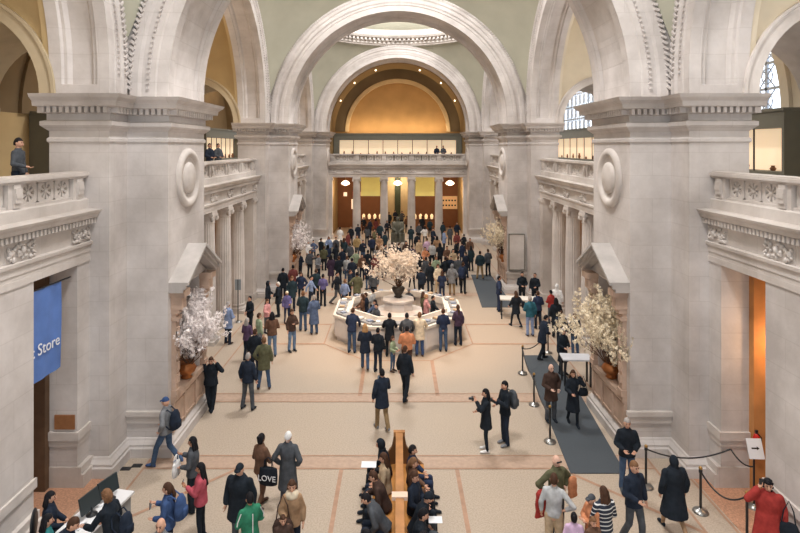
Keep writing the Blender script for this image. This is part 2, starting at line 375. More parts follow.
# ---------------------------------------------------------------- balcony entablatures
ENT = [(0, 5.5), (.02, 5.5), (.02, 5.60), (.04, 5.61), (.04, 5.74), (.09, 5.79), (.10, 5.86), (.02, 5.88), (.02, 6.28), (.08, 6.31), (.08, 6.42), (.22, 6.46), (.24, 6.54), (.30, 6.60), (.32, 6.65),
       (-.02, 6.67), (-.02, 6.90), (-.07, 6.93), (-.6, 6.93), (-.6, 5.5)]
def entablature(a, b, frame, dies, panels):
    """run from a to b along local u; frame(u, o, z) -> point, o towards the nave"""
    mb = MB(); mb.loft([[frame(u, o, z) for o, z in ENT] for u in (a, b)], 0, True, False)
    def bx(m, u0, u1, o0, o1, z0, z1):
        p = [frame(u, o, z) for z in (z0, z1) for u, o in ((u0, o0), (u1, o0), (u1, o1), (u0, o1))]
        m.add(p, [(3, 2, 1, 0), (4, 5, 6, 7), (0, 1, 5, 4), (1, 2, 6, 5), (2, 3, 7, 6), (3, 0, 4, 7)])
    n = int((b-a)/.13)
    for i in range(n): u = a+(b-a)*(i+.5)/n; bx(mb, u-.035, u+.035, .08, .19, 6.32, 6.44)
    rnd = random.Random(5)
    for u in dies:                                        # carved reliefs in the frieze
        ua, ub = max(a, u-.48), min(b, u+.48)
        bx(mb, ua, ub, .02, .03, 5.89, 6.27)
        for i in range(46):
            q = frame(rnd.uniform(ua+.05, ub-.05), .05, rnd.uniform(5.93, 6.23)); w = rnd.uniform(.03, .055); mb.ell(q, (w, w, w*rnd.uniform(.7, 1.4)), 6, 4)
        q = frame(u, .07, 6.1); mb.ell(q, (.06, .06, .09), 8, 6)
    struct(mb.build('balcony_entablature', LIMET))
    mb = MB()
    for u in dies:
        bx(mb, max(a, u-.22), min(b, u+.22), -.46, -.08, 6.93, 7.44)
        for q in range(5): z = 6.95+q*.1; w = .05*sin(pi*q/4); bx(mb, max(a, u-.10), min(b, u+.10), -.12, -.04+w, z, z+.1)
    bx(mb, a, b, -.50, -.04, 7.44, 7.49); bx(mb, a, b, -.54, 0.0, 7.49, 7.56); bx(mb, a, b, -.48, -.06, 7.56, 7.59)
    bx(mb, a, b, -.42, -.12, 6.93, 6.99)
    for u0 in panels:                                     # pierced rosette panels
        w = .56
        zc = 7.215; n = 32; R0 = [[], [], [], []]
        for j in range(n):                                # square slab with a round hole
            t = 2*pi*j/n; c_, s_ = cos(t), sin(t); q = min(w/2/max(abs(c_), 1e-6), .225/max(abs(s_), 1e-6))
            for L_, rr, o in ((R0[0], q, -.24), (R0[1], q, -.17), (R0[2], .19, -.17), (R0[3], .19, -.24)): L_.append(frame(u0+rr*c_, o, zc+rr*s_))
        mb.loft(R0+[R0[0]], 0, False, False)
        for j in range(8):
            t = 2*pi*j/8+pi/8; c_, s_ = cos(t), sin(t)
            q = [frame(u0+r_*c_-h*s_, o, zc+r_*s_+h*c_) for o in (-.23, -.18) for r_, h in ((.03, -.018), (.20, -.034), (.20, .034), (.03, .018))]
            mb.add(q, [(0, 1, 2, 3), (7, 6, 5, 4), (0, 4, 5, 1), (1, 5, 6, 2), (2, 6, 7, 3), (3, 7, 4, 0)])
        mb.loft([[frame(u0+r_*cos(2*pi*j/12), o, zc+r_*sin(2*pi*j/12)) for j in range(12)] for r_, o in ((.06, -.24), (.06, -.16), (.03, -.14))], 0, True, False)
    struct(mb.build('balustrade', LIMET))
XE = 7.75
def pan(dies): 
    out = []
    d = sorted(dies)
    for a, b in zip(d, d[1:]):
        n = max(1, int((b-a-.44)/.57)); 
        for i in range(n): out.append(a+.22+(b-a-.44)*(i+.5)/n)
    return out
COLY = {}
for yc, k in BAYS:
    y0, y1 = yf(k)+ST, yn(k+1)-ST
    ys = [y0+.35, y0+.35+2.36, yc-1.18, yc+1.18, y1-.35-2.36, y1-.35] if k >= 0 else [y1-.33-2.25*i for i in range(6)][::-1]
    if k >= 0:
        sp = (y1-y0-.8)/5; ys = [y0+.4+sp*i for i in range(6)]
    COLY[k] = ys
    for s in (-1, 1):
        entablature(y0, y1, (lambda s: lambda u, o, z: (s*(XE-o), u, z))(s), ys, pan(ys))
YE = 50.0
ex = [-5.9, -3.69, -1.23, 1.23, 3.69, 5.9]
entablature(-W1, W1, lambda u, o, z: (u, YE-o, z), ex, pan(ex))
# ---------------------------------------------------------------- columns
def column_mesh():
    mb = MB(); mb.box(-.44, .44, -.44, .44, 0, .16)
    mb.lathe([(.42, .16), (.44, .22), (.42, .28), (.36, .31), (.36, .34), (.39, .38), (.39, .43), (.365, .46)], 24)
    n = 40; rings = []                                   # fluted shaft
    for z, r in ((.46, .36), (1.8, .357), (3.4, .34), (5.02, .305)):
        rings.append([((r*(1 if j % 2 else .93))*cos(2*pi*j/n), (r*(1 if j % 2 else .93))*sin(2*pi*j/n), z) for j in range(n)])
    mb.loft(rings, 0, True, False)
    mb.lathe([(.305, 5.0), (.33, 5.03), (.31, 5.07), (.31, 5.16), (.34, 5.24), (.34, 5.30)], 24)
    for sx in (-1, 1):
        for sy in (-1, 1):
            M = Matrix.Translation((sx*.30, sy*.30, 5.2)) @ Matrix.Rotation(sx*sy*pi/4, 4, 'Z')
            mb.ell((0, 0, 0), (.12, .06, .12), 10, 6, 0, None)
            o = len(mb.v)-10*7
            for q in range(len(mb.v)-10*7-20, len(mb.v)):
                mb.v[q] = tuple(M @ Vector(mb.v[q]))
    mb.box(-.36, .36, -.36, .36, 5.30, 5.40); mb.box(-.33, .33, -.33, .33, 5.40, 5.5)
    return mb.mesh('column', LIMET)
CM = column_mesh()
def put_column(x, y, label, grp):
    o = bpy.data.objects.new('column', CM); C.objects.link(o); o.location = (x, y, 0); struct(o)
for k in (0, 1):
    for s in (-1, 1):
        for i, y in enumerate(COLY[k][1:-1]): put_column(s*8.02, y, '', '')
        for y in (COLY[k][0]-.05, COLY[k][-1]+.05):
            mb = MB(); mb.box(s*7.72, s*8.4, y-.34, y+.34, .0, 5.5); mb.box(s*7.65, s*8.4, y-.40, y+.40, .0, .36); mb.box(s*7.65, s*8.4, y-.38, y+.38, 5.25, 5.4); struct(mb.build('pilaster', LIMET))
for x in (-3.69, -1.23, 1.23, 3.69): put_column(x, YE+.28, '', '')
mb = MB()
for s in (-1, 1):
    mb.box(s*5.87, s*6.6, YE+.0, YE+.65, 0, 5.5); mb.box(s*5.8, s*6.6, YE-.05, YE+.7, 0, .35); mb.box(s*5.8, s*6.6, YE-.05, YE+.7, 5.22, 5.38)
struct(mb.build('pilaster', LIMET))
# ---------------------------------------------------------------- near bay side walls with doorways
for s in (-1, 1):
    mb = MB(); n_ = 'wall_right' if s > 0 else 'wall_left'
    mb.box(s*XE, s*8.57, -3, 11.86, 0, 5.5); mb.box(s*XE, s*8.57, 13.48, 14.05, 0, 5.5); mb.box(s*(XE+.05), s*8.57, 11.8, 13.5, 5.45, 5.9)
    struct(mb.build(n_, LIME))
    mb = MB()                                            # base course, lintel line, dado band
    for y0, y1 in ((-3, 11.88), (13.46, 14.0)):
        mb.box(s*(XE-.16), s*8.57, y0, y1+.06 if y1 < 12 else y1, 0, .32); mb.box(s*(XE-.10), s*8.57, y0, y1+.03 if y1 < 12 else y1, .32, .50)
    mb.box(s*(XE-.06), s*8.6, 13.42, 14.0, 1.15, 1.35); mb.box(s*(XE-.03), s*8.6, 13.45, 14.0, 1.0, 1.15)
    mb.box(s*(XE-.05), s*XE, -3, 11.9, .98, 1.18)
    mb.box(s*(XE-.03), s*XE, -3, 14, 5.36, 5.5)
    struct(mb.build('baseboard_right' if s > 0 else 'baseboard_left', LIMET))
    mb = MB(); mb.box(s*8.42, s*8.75, 13.3, 14.1, 0, 5.44); mb.box(s*8.57, s*8.7, 11, 11.7, 0, 5.4); struct(mb.build('door_1', mat('reveal_glow_ochre', (196, 138, 84), .6, .10, 2) if s > 0 else mat('door_umber', (96, 74, 56), .6, .12, 3)))  # right side: warm glow on the reveal is put into its orange colour
# aisle back walls
for yc, k in BAYS:
    for s in (-1, 1):
        mb = MB(); mb.box(s*(WG-.1), s*WG, yc-7.5, yc+7.5, 0, 6.2); struct(mb.build('wall_right' if s > 0 else 'wall_left', mat('aisle_wall', (158, 124, 94), .8, .08, 1)))
# ---------------------------------------------------------------- floor and inlay
def floor_mat():
    m = bpy.data.materials.new('marble_floor'); m.use_nodes = True; nt = m.node_tree; N = nt.nodes; L = nt.links; b = N['Principled BSDF']
    b.inputs['Roughness'].default_value = .38; b.inputs['Specular IOR Level'].default_value = .3
    g = N.new('ShaderNodeNewGeometry'); n1 = N.new('ShaderNodeTexNoise'); n1.inputs['Scale'].default_value = 28; n1.inputs['Detail'].default_value = 5
    n2 = N.new('ShaderNodeTexNoise'); n2.inputs['Scale'].default_value = .35; L.new(g.outputs['Position'], n1.inputs[0]); L.new(g.outputs['Position'], n2.inputs[0])
    r = N.new('ShaderNodeValToRGB'); r.color_ramp.elements[0].position = .38; r.color_ramp.elements[1].position = .62
    r.color_ramp.elements[0].color = lin((172, 158, 143)); r.color_ramp.elements[1].color = lin((190, 176, 160)); L.new(n1.outputs[0], r.inputs[0])
    r2 = N.new('ShaderNodeValToRGB'); r2.color_ramp.elements[0].color = (.93, .93, .94, 1); r2.color_ramp.elements[1].color = (1, .98, .95, 1); L.new(n2.outputs[0], r2.inputs[0])
    mu = N.new('ShaderNodeMix'); mu.data_type = 'RGBA'; mu.blend_type = 'MULTIPLY'; mu.inputs[0].default_value = 1
    L.new(r.outputs[0], mu.inputs[6]); L.new(r2.outputs[0], mu.inputs[7]); L.new(mu.outputs[2], b.inputs['Base Color'])
    MATS['marble_floor'] = m; return m
FL = floor_mat(); INB = mat('inlay_pink', (180, 156, 138), .4, .06, 9); INR = mat('inlay_red', (172, 138, 116), .4, .10, 5)
mb = MB(); mb.box(-WG, WG, -6, 62, -.3, 0); struct(mb.build('floor', FL))
band = MB(); line = MB()
def strip(m, p, q, w, z=.004):
    p, q = Vector(p), Vector(q); d = (q-p).normalized(); n = Vector((-d.y, d.x))*w/2
    m.add([(*(p+n), z), (*(p-n), z), (*(q-n), z), (*(q+n), z)], [(0, 1, 2, 3)])
for k in (-1, 0, 1, 2):
    for yy in (yn(k)-.35, yf(k)+.62):
        strip(band, (-6.5, yy), (6.5, yy), .52, .004)
        for e in (-.30, .30): strip(line, (-6.5, yy+e), (6.5, yy+e), .05, .008)
    # thin line in the near part of the arch bay
for s in (-1, 1):
    for x in (6.52, 7.2):
        for yc, k in BAYS: strip(line, (s*x, yc-RB), (s*x, yc+RB), .06, .009)
for yc, k in BAYS:
    if k == -1:
        for sx in (-1, 1):
            for sy in (-1, 1): strip(line, (sx*4.1, yc+sy*6.25), (sx*6.5, yc+sy*3.85), .09, .007)
            strip(line, (sx*1.47, yc-6.2), (sx*1.47, yc+6.2), .10, .007)
    else:
        oc = [(3.35*cos(pi/8+pi/4*i), yc+3.35*sin(pi/8+pi/4*i)) for i in range(8)]
        oc2 = [(5.6*cos(pi/8+pi/4*i), yc+5.6*sin(pi/8+pi/4*i)) for i in range(8)]
        for i in range(8):
            strip(line, oc[i], oc[(i+1) % 8], .06, .007)
        for x, y in oc: 
            if abs(x) < 2: strip(line, (x, y), (x, yc+(6.15 if y > yc else -6.15)), .13, .008)
            else: strip(line, (x, y), ((6.5 if x > 0 else -6.5), y), .13, .008)
struct(band.build('floor_band', INB)); struct(line.build('floor_inlay', INR))
mb = MB()                                                # reddish terrazzo at the two doorways
for s in (-1, 1): mb.box(s*7.27, s*13.4, 1, 13.9, .001, .006)
struct(mb.build('floor_doorway', mat('terrazzo', (186, 142, 116), .5, .16, 22)))
# ---------------------------------------------------------------- far end: gallery wall, cases, colonnade hall
mb = MB(); n = 40; yy = 54.5
rings = [[(q*cos(pi*i/n), y, SPR+q*sin(pi*i/n)) for q, y in ((5.0, yy), (6.3, yy), (6.3, yy+.3), (5.0, yy+.3))] for i in range(n+1)]; mb.loft(rings, 0, True, False)
struct(mb.build('wall_far', OLIVE))
mb = MB(); rings = [[(q*cos(pi*i/n), y, SPR+q*sin(pi*i/n)) for q, y in ((4.75, yy-.12), (5.1, yy-.12), (5.14, yy-.04), (5.14, yy+.3), (4.75, yy+.3))] for i in range(n+1)]; mb.loft(rings, 0, True, False)
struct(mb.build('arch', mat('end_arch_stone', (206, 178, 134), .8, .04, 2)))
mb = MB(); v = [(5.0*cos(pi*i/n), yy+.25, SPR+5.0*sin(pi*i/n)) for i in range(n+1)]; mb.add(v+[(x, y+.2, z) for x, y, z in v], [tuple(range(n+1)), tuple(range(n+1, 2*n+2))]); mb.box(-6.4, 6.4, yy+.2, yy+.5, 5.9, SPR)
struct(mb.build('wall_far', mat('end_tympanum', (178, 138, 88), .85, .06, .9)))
mb = MB(); rings = [[(q*cos(pi*i/n), y, SPR+q*sin(pi*i/n)) for q, y in ((6.1, yf(2)), (6.1, yy+.1), (6.3, yy+.1), (6.3, yf(2)))] for i in range(n+1)]; mb.loft(rings, 0, True, False)
for s in (-1, 1): mb.box(s*6.1, s*6.4, yf(2), 62, 0, SPR)
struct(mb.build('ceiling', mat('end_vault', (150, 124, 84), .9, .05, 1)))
mb = MB(); mb.box(-6.4, 6.4, YE+.55, 62, 6.2, 6.6); struct(mb.build('floor', LIMET))
mb = MB()                                                # spotlights sunk in the end vault
for a in (28, 48, 70, 110, 132, 152):
    mb.ell((6.05*cos(radians(a)), 52.4, SPR+6.05*sin(radians(a))), (.09, .09, .09), 8, 6)
struct(mb.build('trim_2', LAMPM))
e = empty('display_case', (0, 52.9, 6.6), 'long lit display case across the far end balcony under the arch', 'display case')
mb = MB(); mb.box(-6.05, 6.05, 0, .9, 0, .9); mb.box(-6.05, 6.05, 0, .9, 2.25, 2.75); mb.box(-6.08, 6.08, -.05, .95, 2.75, 2.9); mb.box(-6.05, -5.55, 0, .9, .9, 2.25); mb.box(5.55, 6.05, 0, .9, .9, 2.25); mb.build('frame', FRAMEG, e)
mb = MB(); mb.box(-5.55, 5.55, .7, .75, .9, 2.25); mb.build('lit_back', GLOWCASE, e)
for i in range(1, 8): mb = MB(); x = -5.55+11.1*i/8; mb.box(x-.03, x+.03, -.02, .02, .9, 2.25); mb.build('mullion', BLACKM, e)
rnd = random.Random(2)
for i in range(14): vase(-5.1+10.2*i/13, 53.3, 7.5, .09, rnd.uniform(.12, .34), 'small brown vase in the far end display case, %s from the left' % ORD[i])
# ground floor behind the end colonnade
yb = 57.0
mb = MB(); mb.box(-6.4, -1.55, yb, yb+.3, 0, 6.2); mb.box(1.55, 6.4, yb, yb+.3, 0, 6.2); mb.box(-1.55, 1.55, yb, yb+.3, 5.4, 6.2); struct(mb.build('wall_far', BROWN))
mb = MB(); mb.box(-1.7, 1.7, 60.2, 60.5, 0, 6.2); struct(mb.build('wall_far', mat('hall_beige', (216, 188, 140), .8, .04)))
mb = MB(); mb.box(-.3, .3, 60.0, 60.2, 0, 4.9); struct(mb.build('door_2', mat('door_green', (70, 74, 52), .6, .08)))
mb = MB()
for s in (-1, 1): mb.box(s*1.4, s*1.75, yb-.12, yb, 0, 5.6)
mb.box(-1.75, 1.75, yb-.12, yb, 5.3, 5.6); struct(mb.build('trim_3', mat('door_wood', (112, 74, 50), .5, .15, 4)))
for x, w in ((-4.9, 'left'), (0, 'middle'), (4.9, 'right')):
    e = empty('pendant_lamp', (x, 52.5, 6.2), 'round white glowing pendant lamp, %s one behind the end columns' % w, 'lamp', group=None)
    mb = MB(); mb.tube([(0, 0, 0), (0, 0, -1.15)], .02, 6); mb.build('rod', BRASS, e)
    mb = MB(); mb.lathe([(.04, -1.12), (.2, -1.18), (.38, -1.34), (.42, -1.42), (.3, -1.52), (.05, -1.6)], 16); mb.build('shade', LAMPM, e)
    point('pendant_light', (x, 52.5, 4.2), 170, (1, .76, .52), .3)
YEL = mat('yellow_banner', (244, 238, 170), .8, .03)
nt = YEL.node_tree; tr = nt.nodes.new('ShaderNodeBsdfTranslucent'); tr.inputs[0].default_value = lin((250, 246, 200)); ms_ = nt.nodes.new('ShaderNodeMixShader'); ms_.inputs[0].default_value = .55
nt.links.new(nt.nodes['Principled BSDF'].outputs[0], ms_.inputs[1]); nt.links.new(tr.outputs[0], ms_.inputs[2]); nt.links.new(ms_.outputs[0], nt.nodes['Material Output'].inputs[0])
for x, w in ((-2.46, 'left'), (2.46, 'right')):
    mb = MB(); mb.box(x-.87, x+.87, YE+.75, YE+.78, 3.75, 5.46); mb.box(x-.87, x+.87, YE+.62, YE+.8, 5.44, 6.22); tag(mb.build('yellow_banner', YEL), 'plain yellow banner hanging between the end columns, %s of the doorway' % w, 'banner')
for x, w in ((-2.5, 'left'), (2.55, 'right')):
    e = empty('service_counter', (x, 55.2, 0), 'dark wooden counter behind the end columns, %s of the doorway' % w, 'counter')
    mb = MB(); mb.box(-1.05, 1.05, -.35, .35, 0, 1.05); mb.build('body', BROWN, e)
    mb = MB(); mb.box(-1.1, 1.1, -.4, .4, 1.05, 1.12); mb.build('top', mat('door_wood', (112, 74, 50), .5, .15, 4), e)
    for i in range(4):
        mb = MB(); mb.lathe([(.08, 0), (.13, .05), (.15, .35), (.06, .5)], 12); tag(mb.build('counter_lamp', mat('small_lamp', (240, 214, 170), .6, 0, emit=(255, 222, 170), estr=.7), None, (x-.85+i*.55, 55.1, 1.12)), 'small glowing lamp on the %s end counter, %s' % (w, ('leftmost', 'second from left', 'third from left', 'rightmost')[i]), 'lamp')
# notice boards and posters on the brown wall
mb = MB(); mb.box(4.05, 6.05, 56.9, 56.98, 1.9, 3.2); 
for r_ in range(2):
    for i in range(6): mb.box(4.25+i*.3, 4.42+i*.3, 56.87, 56.9, 2.7-r_*.5, 2.85-r_*.5, 1)
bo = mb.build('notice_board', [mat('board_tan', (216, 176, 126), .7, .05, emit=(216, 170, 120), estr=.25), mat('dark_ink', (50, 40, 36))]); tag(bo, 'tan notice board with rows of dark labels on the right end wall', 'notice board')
mb = MB(); mb.box(-4.7, -4.15, 56.9, 56.95, 1.9, 2.9); tag(mb.build('poster', mat('poster_glow', (245, 225, 200), .7, .02, emit=(255, 226, 190), estr=.8)), 'white glowing poster on the left brown end wall', 'poster')
mb = MB(); mb.box(-5.5, -5.15, 56.9, 56.95, 3.2, 3.6); tag(mb.build('round_sign', mat('poster_glow', (245, 225, 200))), 'small pale sign high on the left brown end wall', 'sign')
mb = MB()
for i in range(3):
    x = -4.6+i*.36; mb.box(x, x+.3, 56.9, 56.95, 3.2, 3.7)
    mb.box(x+.05, x+.25, 56.88, 56.9, 3.25, 3.65, 1)
tag(mb.build('framed_notice', [mat('red_frame', (150, 60, 40)), mat('board_tan', (216, 176, 126))]), 'row of three small red framed notices on the left end wall', 'notice')
# ---------------------------------------------------------------- pedimented niches on the piers
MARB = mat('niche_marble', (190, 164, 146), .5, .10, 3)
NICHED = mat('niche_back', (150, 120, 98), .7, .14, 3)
def niche(k, s):
    yc = (yn(k)+yf(k))/2+.05; P = .34
    def bx(m, o0, o1, y0, y1, z0, z1): m.box(s*(W1-o0), s*(W1-o1), yc+y0, yc+y1, z0, z1)
    mb = MB(); bx(mb, -.01, .05, -1.25, 1.22, .48, 1.30); bx(mb, -.5, .12, -1.25, 1.22, 1.30, 1.46)
    for y in (-.84, 0, .84):
        for z in (.58, 1.20): bx(mb, .05, .08, y-.34, y+.34, z-.02, z+.02)
    for y in (-1.2, -.42, .42, 1.17): bx(mb, .05, .09, y-.06, y+.06, .5, 1.28)
    struct(mb.build('niche_pedestal', MARB))
    mb = MB()
    for q in (-1, 1):
        y0, y1 = sorted((q*.97, q*1.22)); bx(mb, -.02, .12, y0, y1, 1.46, 3.9); bx(mb, -.02, .16, y0-.02, y1+.02, 1.46, 1.62)
        bx(mb, 0, .18, y0-.03, y1+.03, 3.5, 3.6); bx(mb, 0, .22, y0-.03, y1+.03, 3.7, 3.82); bx(mb, 0, .30, y0-.05, y1+.05, 3.82, 3.92); bx(mb, 0, P-.04, y0-.04, y1+.04, 3.92, 4.14); bx(mb, 0, P+.04, y0-.08, y1+.10, 4.14, 4.32)
        for z in range(5): bx(mb, .12, .16, y0+.05, y1-.05, 1.8+z*.32, 2.02+z*.32)
    struct(mb.build('niche_frame', MARB))
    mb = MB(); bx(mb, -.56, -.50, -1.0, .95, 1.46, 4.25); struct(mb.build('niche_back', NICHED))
    # gable: two raking slabs
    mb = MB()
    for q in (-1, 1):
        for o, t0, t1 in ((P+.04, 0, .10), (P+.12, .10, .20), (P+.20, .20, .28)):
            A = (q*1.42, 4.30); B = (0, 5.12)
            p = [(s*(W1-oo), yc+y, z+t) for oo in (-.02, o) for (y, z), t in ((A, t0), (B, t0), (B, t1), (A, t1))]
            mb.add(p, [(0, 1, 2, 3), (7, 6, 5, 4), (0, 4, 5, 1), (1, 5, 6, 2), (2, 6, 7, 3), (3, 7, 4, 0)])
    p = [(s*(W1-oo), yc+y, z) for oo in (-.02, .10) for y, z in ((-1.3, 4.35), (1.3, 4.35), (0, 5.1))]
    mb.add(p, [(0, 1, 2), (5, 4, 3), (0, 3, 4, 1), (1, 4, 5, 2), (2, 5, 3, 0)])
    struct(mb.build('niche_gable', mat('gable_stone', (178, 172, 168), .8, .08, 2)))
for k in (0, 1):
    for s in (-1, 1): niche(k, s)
# ---------------------------------------------------------------- cherry blossom arrangements
BRANCH = mat('branch', (104, 78, 62), .9, .15, 6)
def blossom_mesh(seed, rx, rz, nb, nf, sz, flat=1.0):
    rnd = random.Random(seed); br = MB(); fl = MB(); lf = MB(); pts = []
    def grow(p, d, L_, r, lev):
        q = p; pl = [tuple(p)]; rr = [r]
        for i in range(3):
            d = (d+Vector((rnd.uniform(-.25, .25), rnd.uniform(-.25, .25), rnd.uniform(-.06, .2)))).normalized()
            q = q+d*L_/3; pl.append(tuple(q)); rr.append(r*(1-.25*(i+1)))
            if lev >= 1 or i >= 1: pts.append((q, d))
        br.tube(pl, rr, 4)
        if lev < 3:
            for _ in range(3 if lev < 2 else 2):
                a = rnd.uniform(0, 2*pi); nd = (d+Vector((cos(a)*.8, sin(a)*.8, rnd.uniform(-.35, .5)))).normalized()
                t = rnd.choice((1, 2, 3)); grow(Vector(pl[t]), nd, L_*rnd.uniform(.6, .85), rr[t]*.7, lev+1)
    for i in range(nb):
        a = 2*pi*i/nb+rnd.uniform(-.3, .3); e = rnd.uniform(.1, 1.5)
        grow(Vector((0, 0, 0)), Vector((cos(a)*e, sin(a)*e*flat, 1.0)).normalized(), rz*.46, .022, 0)
    # scale so that the crown fits
    def fit(p): return Vector((p[0]*rx, p[1]*rx*flat, p[2]))
    for m in (br,): m.v = [tuple(fit(p)) for p in m.v]
    for i in range(nf):
        p, d = rnd.choice(pts); p = fit(p)+Vector((rnd.gauss(0, .035), rnd.gauss(0, .035), rnd.gauss(0, .035)))
        n_ = Vector((rnd.gauss(0, 1), rnd.gauss(0, 1), rnd.gauss(0, 1)+.4)).normalized(); a = n_.orthogonal().normalized(); b = n_.cross(a); s_ = sz*rnd.uniform(.7, 1.25)
        v = [p-n_*s_*.25]
        for j in range(5):
            t = 2*pi*j/5; v.append(p+(a*cos(t-.4)+b*sin(t-.4))*s_*.8+n_*s_*.2); v.append(p+(a*cos(t)+b*sin(t))*s_*1.1+n_*s_*.25); v.append(p+(a*cos(t+.4)+b*sin(t+.4))*s_*.8+n_*s_*.2)
        fl.add([tuple(x) for x in v], [(0, 1+j*3, 2+j*3, 3+j*3) for j in range(5)])
    return br, fl
def arrangement(name, x, y, z, label, seed, rx, rz, nb, nf, sz, flmat, vase_prof, vmat, flat=1.0, wall=0):
    e = empty(name, (x, y, z), label, 'flower arrangement')
    mb = MB(); mb.lathe(vase_prof, 20); mb.build('vase', vmat, e); h = vase_prof[-1][1]-.1
    br, fl = blossom_mesh(seed, rx, rz, nb, nf, sz, flat)
    br.v = [(a, b, c+h) for a, b, c in br.v]; fl.v = [(a, b, c+h) for a, b, c in fl.v]
    if wall:                                             # keep the crown out of the masonry
        def keep(p):
            q, y_, z_ = p[0]*wall, p[1], p[2]
            q = q*.8-.12
            if abs(y_) > .88 or z_ > 2.7: q = min(q, -.20)
            return (wall*min(q, .42), y_, z_)
        br.v = [keep(p) for p in br.v]; fl.v = [keep(p) for p in fl.v]
    br.build('branches', BRANCH, e); o = fl.build('blossoms', flmat, e); o['kind'] = 'stuff'
    return e
BLW = mat('blossom_white', (240, 232, 230), .8, .05, 9); BLC = mat('blossom_cream', (240, 226, 200), .8, .06, 9)
VP = [(.12, 0), (.17, .04), (.12, .09), (.24, .2), (.28, .3), (.22, .4), (.18, .44), (.22, .47)]
COPPER = mat('copper_vase', (176, 112, 66), .35, .1, 5, metal=.6)
for k in (0, 1):
    yc = (yn(k)+yf(k))/2
    for s in (-1, 1):
        nm = ('nearest', 'middle', 'farthest')[k]; sd = 'left' if s < 0 else 'right'
        arrangement('blossom_arrangement', s*(W1+.05), yc+.05, 1.46, ('white' if s < 0 else 'cream')+' blossom branches in a copper vase, niche of the %s pier on the %s' % (nm, sd), 11+k*2+s, 1.0, 2.1, 18, 4600 if k == 0 else 1900, .048 if k == 0 else .056, BLW if s < 0 else BLC, VP, COPPER, 1.2, s)
# ---------------------------------------------------------------- octagonal information desk
YD = 24.95; DW = mat('desk_marble', (220, 212, 206), .4, .05, 2); DTOP = mat('desk_top', (232, 224, 214), .35, .04, 2); DG = mat('desk_grey', (150, 150, 150), .5, .05, 2)
def oct_(ap, z, n=8): 
    r = ap/cos(pi/8); return [(r*cos(pi/8+pi/4*i), r*sin(pi/8+pi/4*i), z) for i in range(n)]
desk = empty('information_desk', (0, YD, 0), 'white octagonal information desk ringed by visitors in the hall centre', 'information desk')
mb = MB(); mb.loft([oct_(a, z) for a, z in ((2.62, 0), (2.62, .14), (2.70, .16), (2.70, .98), (2.05, .98), (2.05, 0))], 0, False, False)
mb.build('body', DW, desk)
mb = MB()
mb.loft([oct_(a, z) for a, z in ((2.78, .98), (2.78, 1.08), (2.0, 1.08), (2.0, .98))], 0, False, False); mb.build('counter_top', DTOP, desk)
mb = MB(); mb.loft([oct_(a, z) for a, z in ((2.1, 1.08), (2.1, 1.26), (2.0, 1.26), (2.0, 1.08))], 0, False, False); mb.build('raised_rim', DTOP, desk)
for i in range(8):
    a = pi/4*i; M = Matrix.Rotation(a, 4, 'Z')
    for q in (-.75, 0, .75):
        if i == 2 and q == 0: continue
        mb = MB(); mb.box(2.705, 2.72, q-.34, q+.34, .22, .92, 0, M); mb.build('panel', DW, desk)
        mb = MB(); mb.box(2.28, 2.66, q-.3, q+.3, 1.08, 1.16, 0, M); mb.build('leaflet_case', DG, desk)
rnd = random.Random(4)
PAPERS = [mat('leaflet_white', (236, 232, 226), .7, .02), mat('leaflet_blue', (150, 158, 176), .7, .02), mat('leaflet_tan', (198, 170, 140), .7, .02)]
WHEREC = ['front', 'front right', 'right', 'back right', 'back', 'back left', 'left', 'front left']
for i in range(8):
    a = -pi/2+pi/4*i; M = Matrix.Translation((0, YD, 0)) @ Matrix.Rotation(a, 4, 'Z')
    for q in range(4):
        mb = MB(); y_ = -.82+q*.55; mb.box(2.36, 2.58, y_-.09, y_+.09, 1.16, 1.22, 0, M)
        tag(mb.build('leaflet_stack', PAPERS[(i+q) % 3]), '%s leaflets on the %s side of the octagonal desk, %s in row' % (('white', 'blue', 'tan')[(i+q) % 3], WHEREC[i], ORD[q]), 'leaflets', 'leaflets on the octagonal desk')
ped = empty('flower_pedestal', (0, YD, 0), 'stepped grey stone pedestal in the middle of the octagonal desk', 'pedestal')
mb = MB(); mb.loft([oct_(a, z) for a, z in ((1.0, 0), (1.0, .85), (1.05, .88), (1.05, .95), (.62, 1.0), (.62, 1.35), (.68, 1.38), (.68, 1.46), (.3, 1.5))], 0, True, False); mb.build('body', DW, ped)
for i in range(8):
    M = Matrix.Rotation(pi/4*i, 4, 'Z'); mb = MB(); mb.box(1.0, 1.015, -.28, .28, .15, .75, 0, M); mb.build('panel', DG, ped)
arrangement('blossom_arrangement', 0, YD, 1.5, 'large cream blossom branches on the pedestal of the octagonal desk', 3, 1.0, 1.85, 20, 3000, .05, mat('blossom_pale', (236, 222, 206), .8, .05, 9), [(.12, 0), (.2, .05), (.14, .1), (.26, .3), (.3, .42), (.22, .5)], mat('dark_bronze', (70, 64, 58), .4, .1, 5, metal=.5))
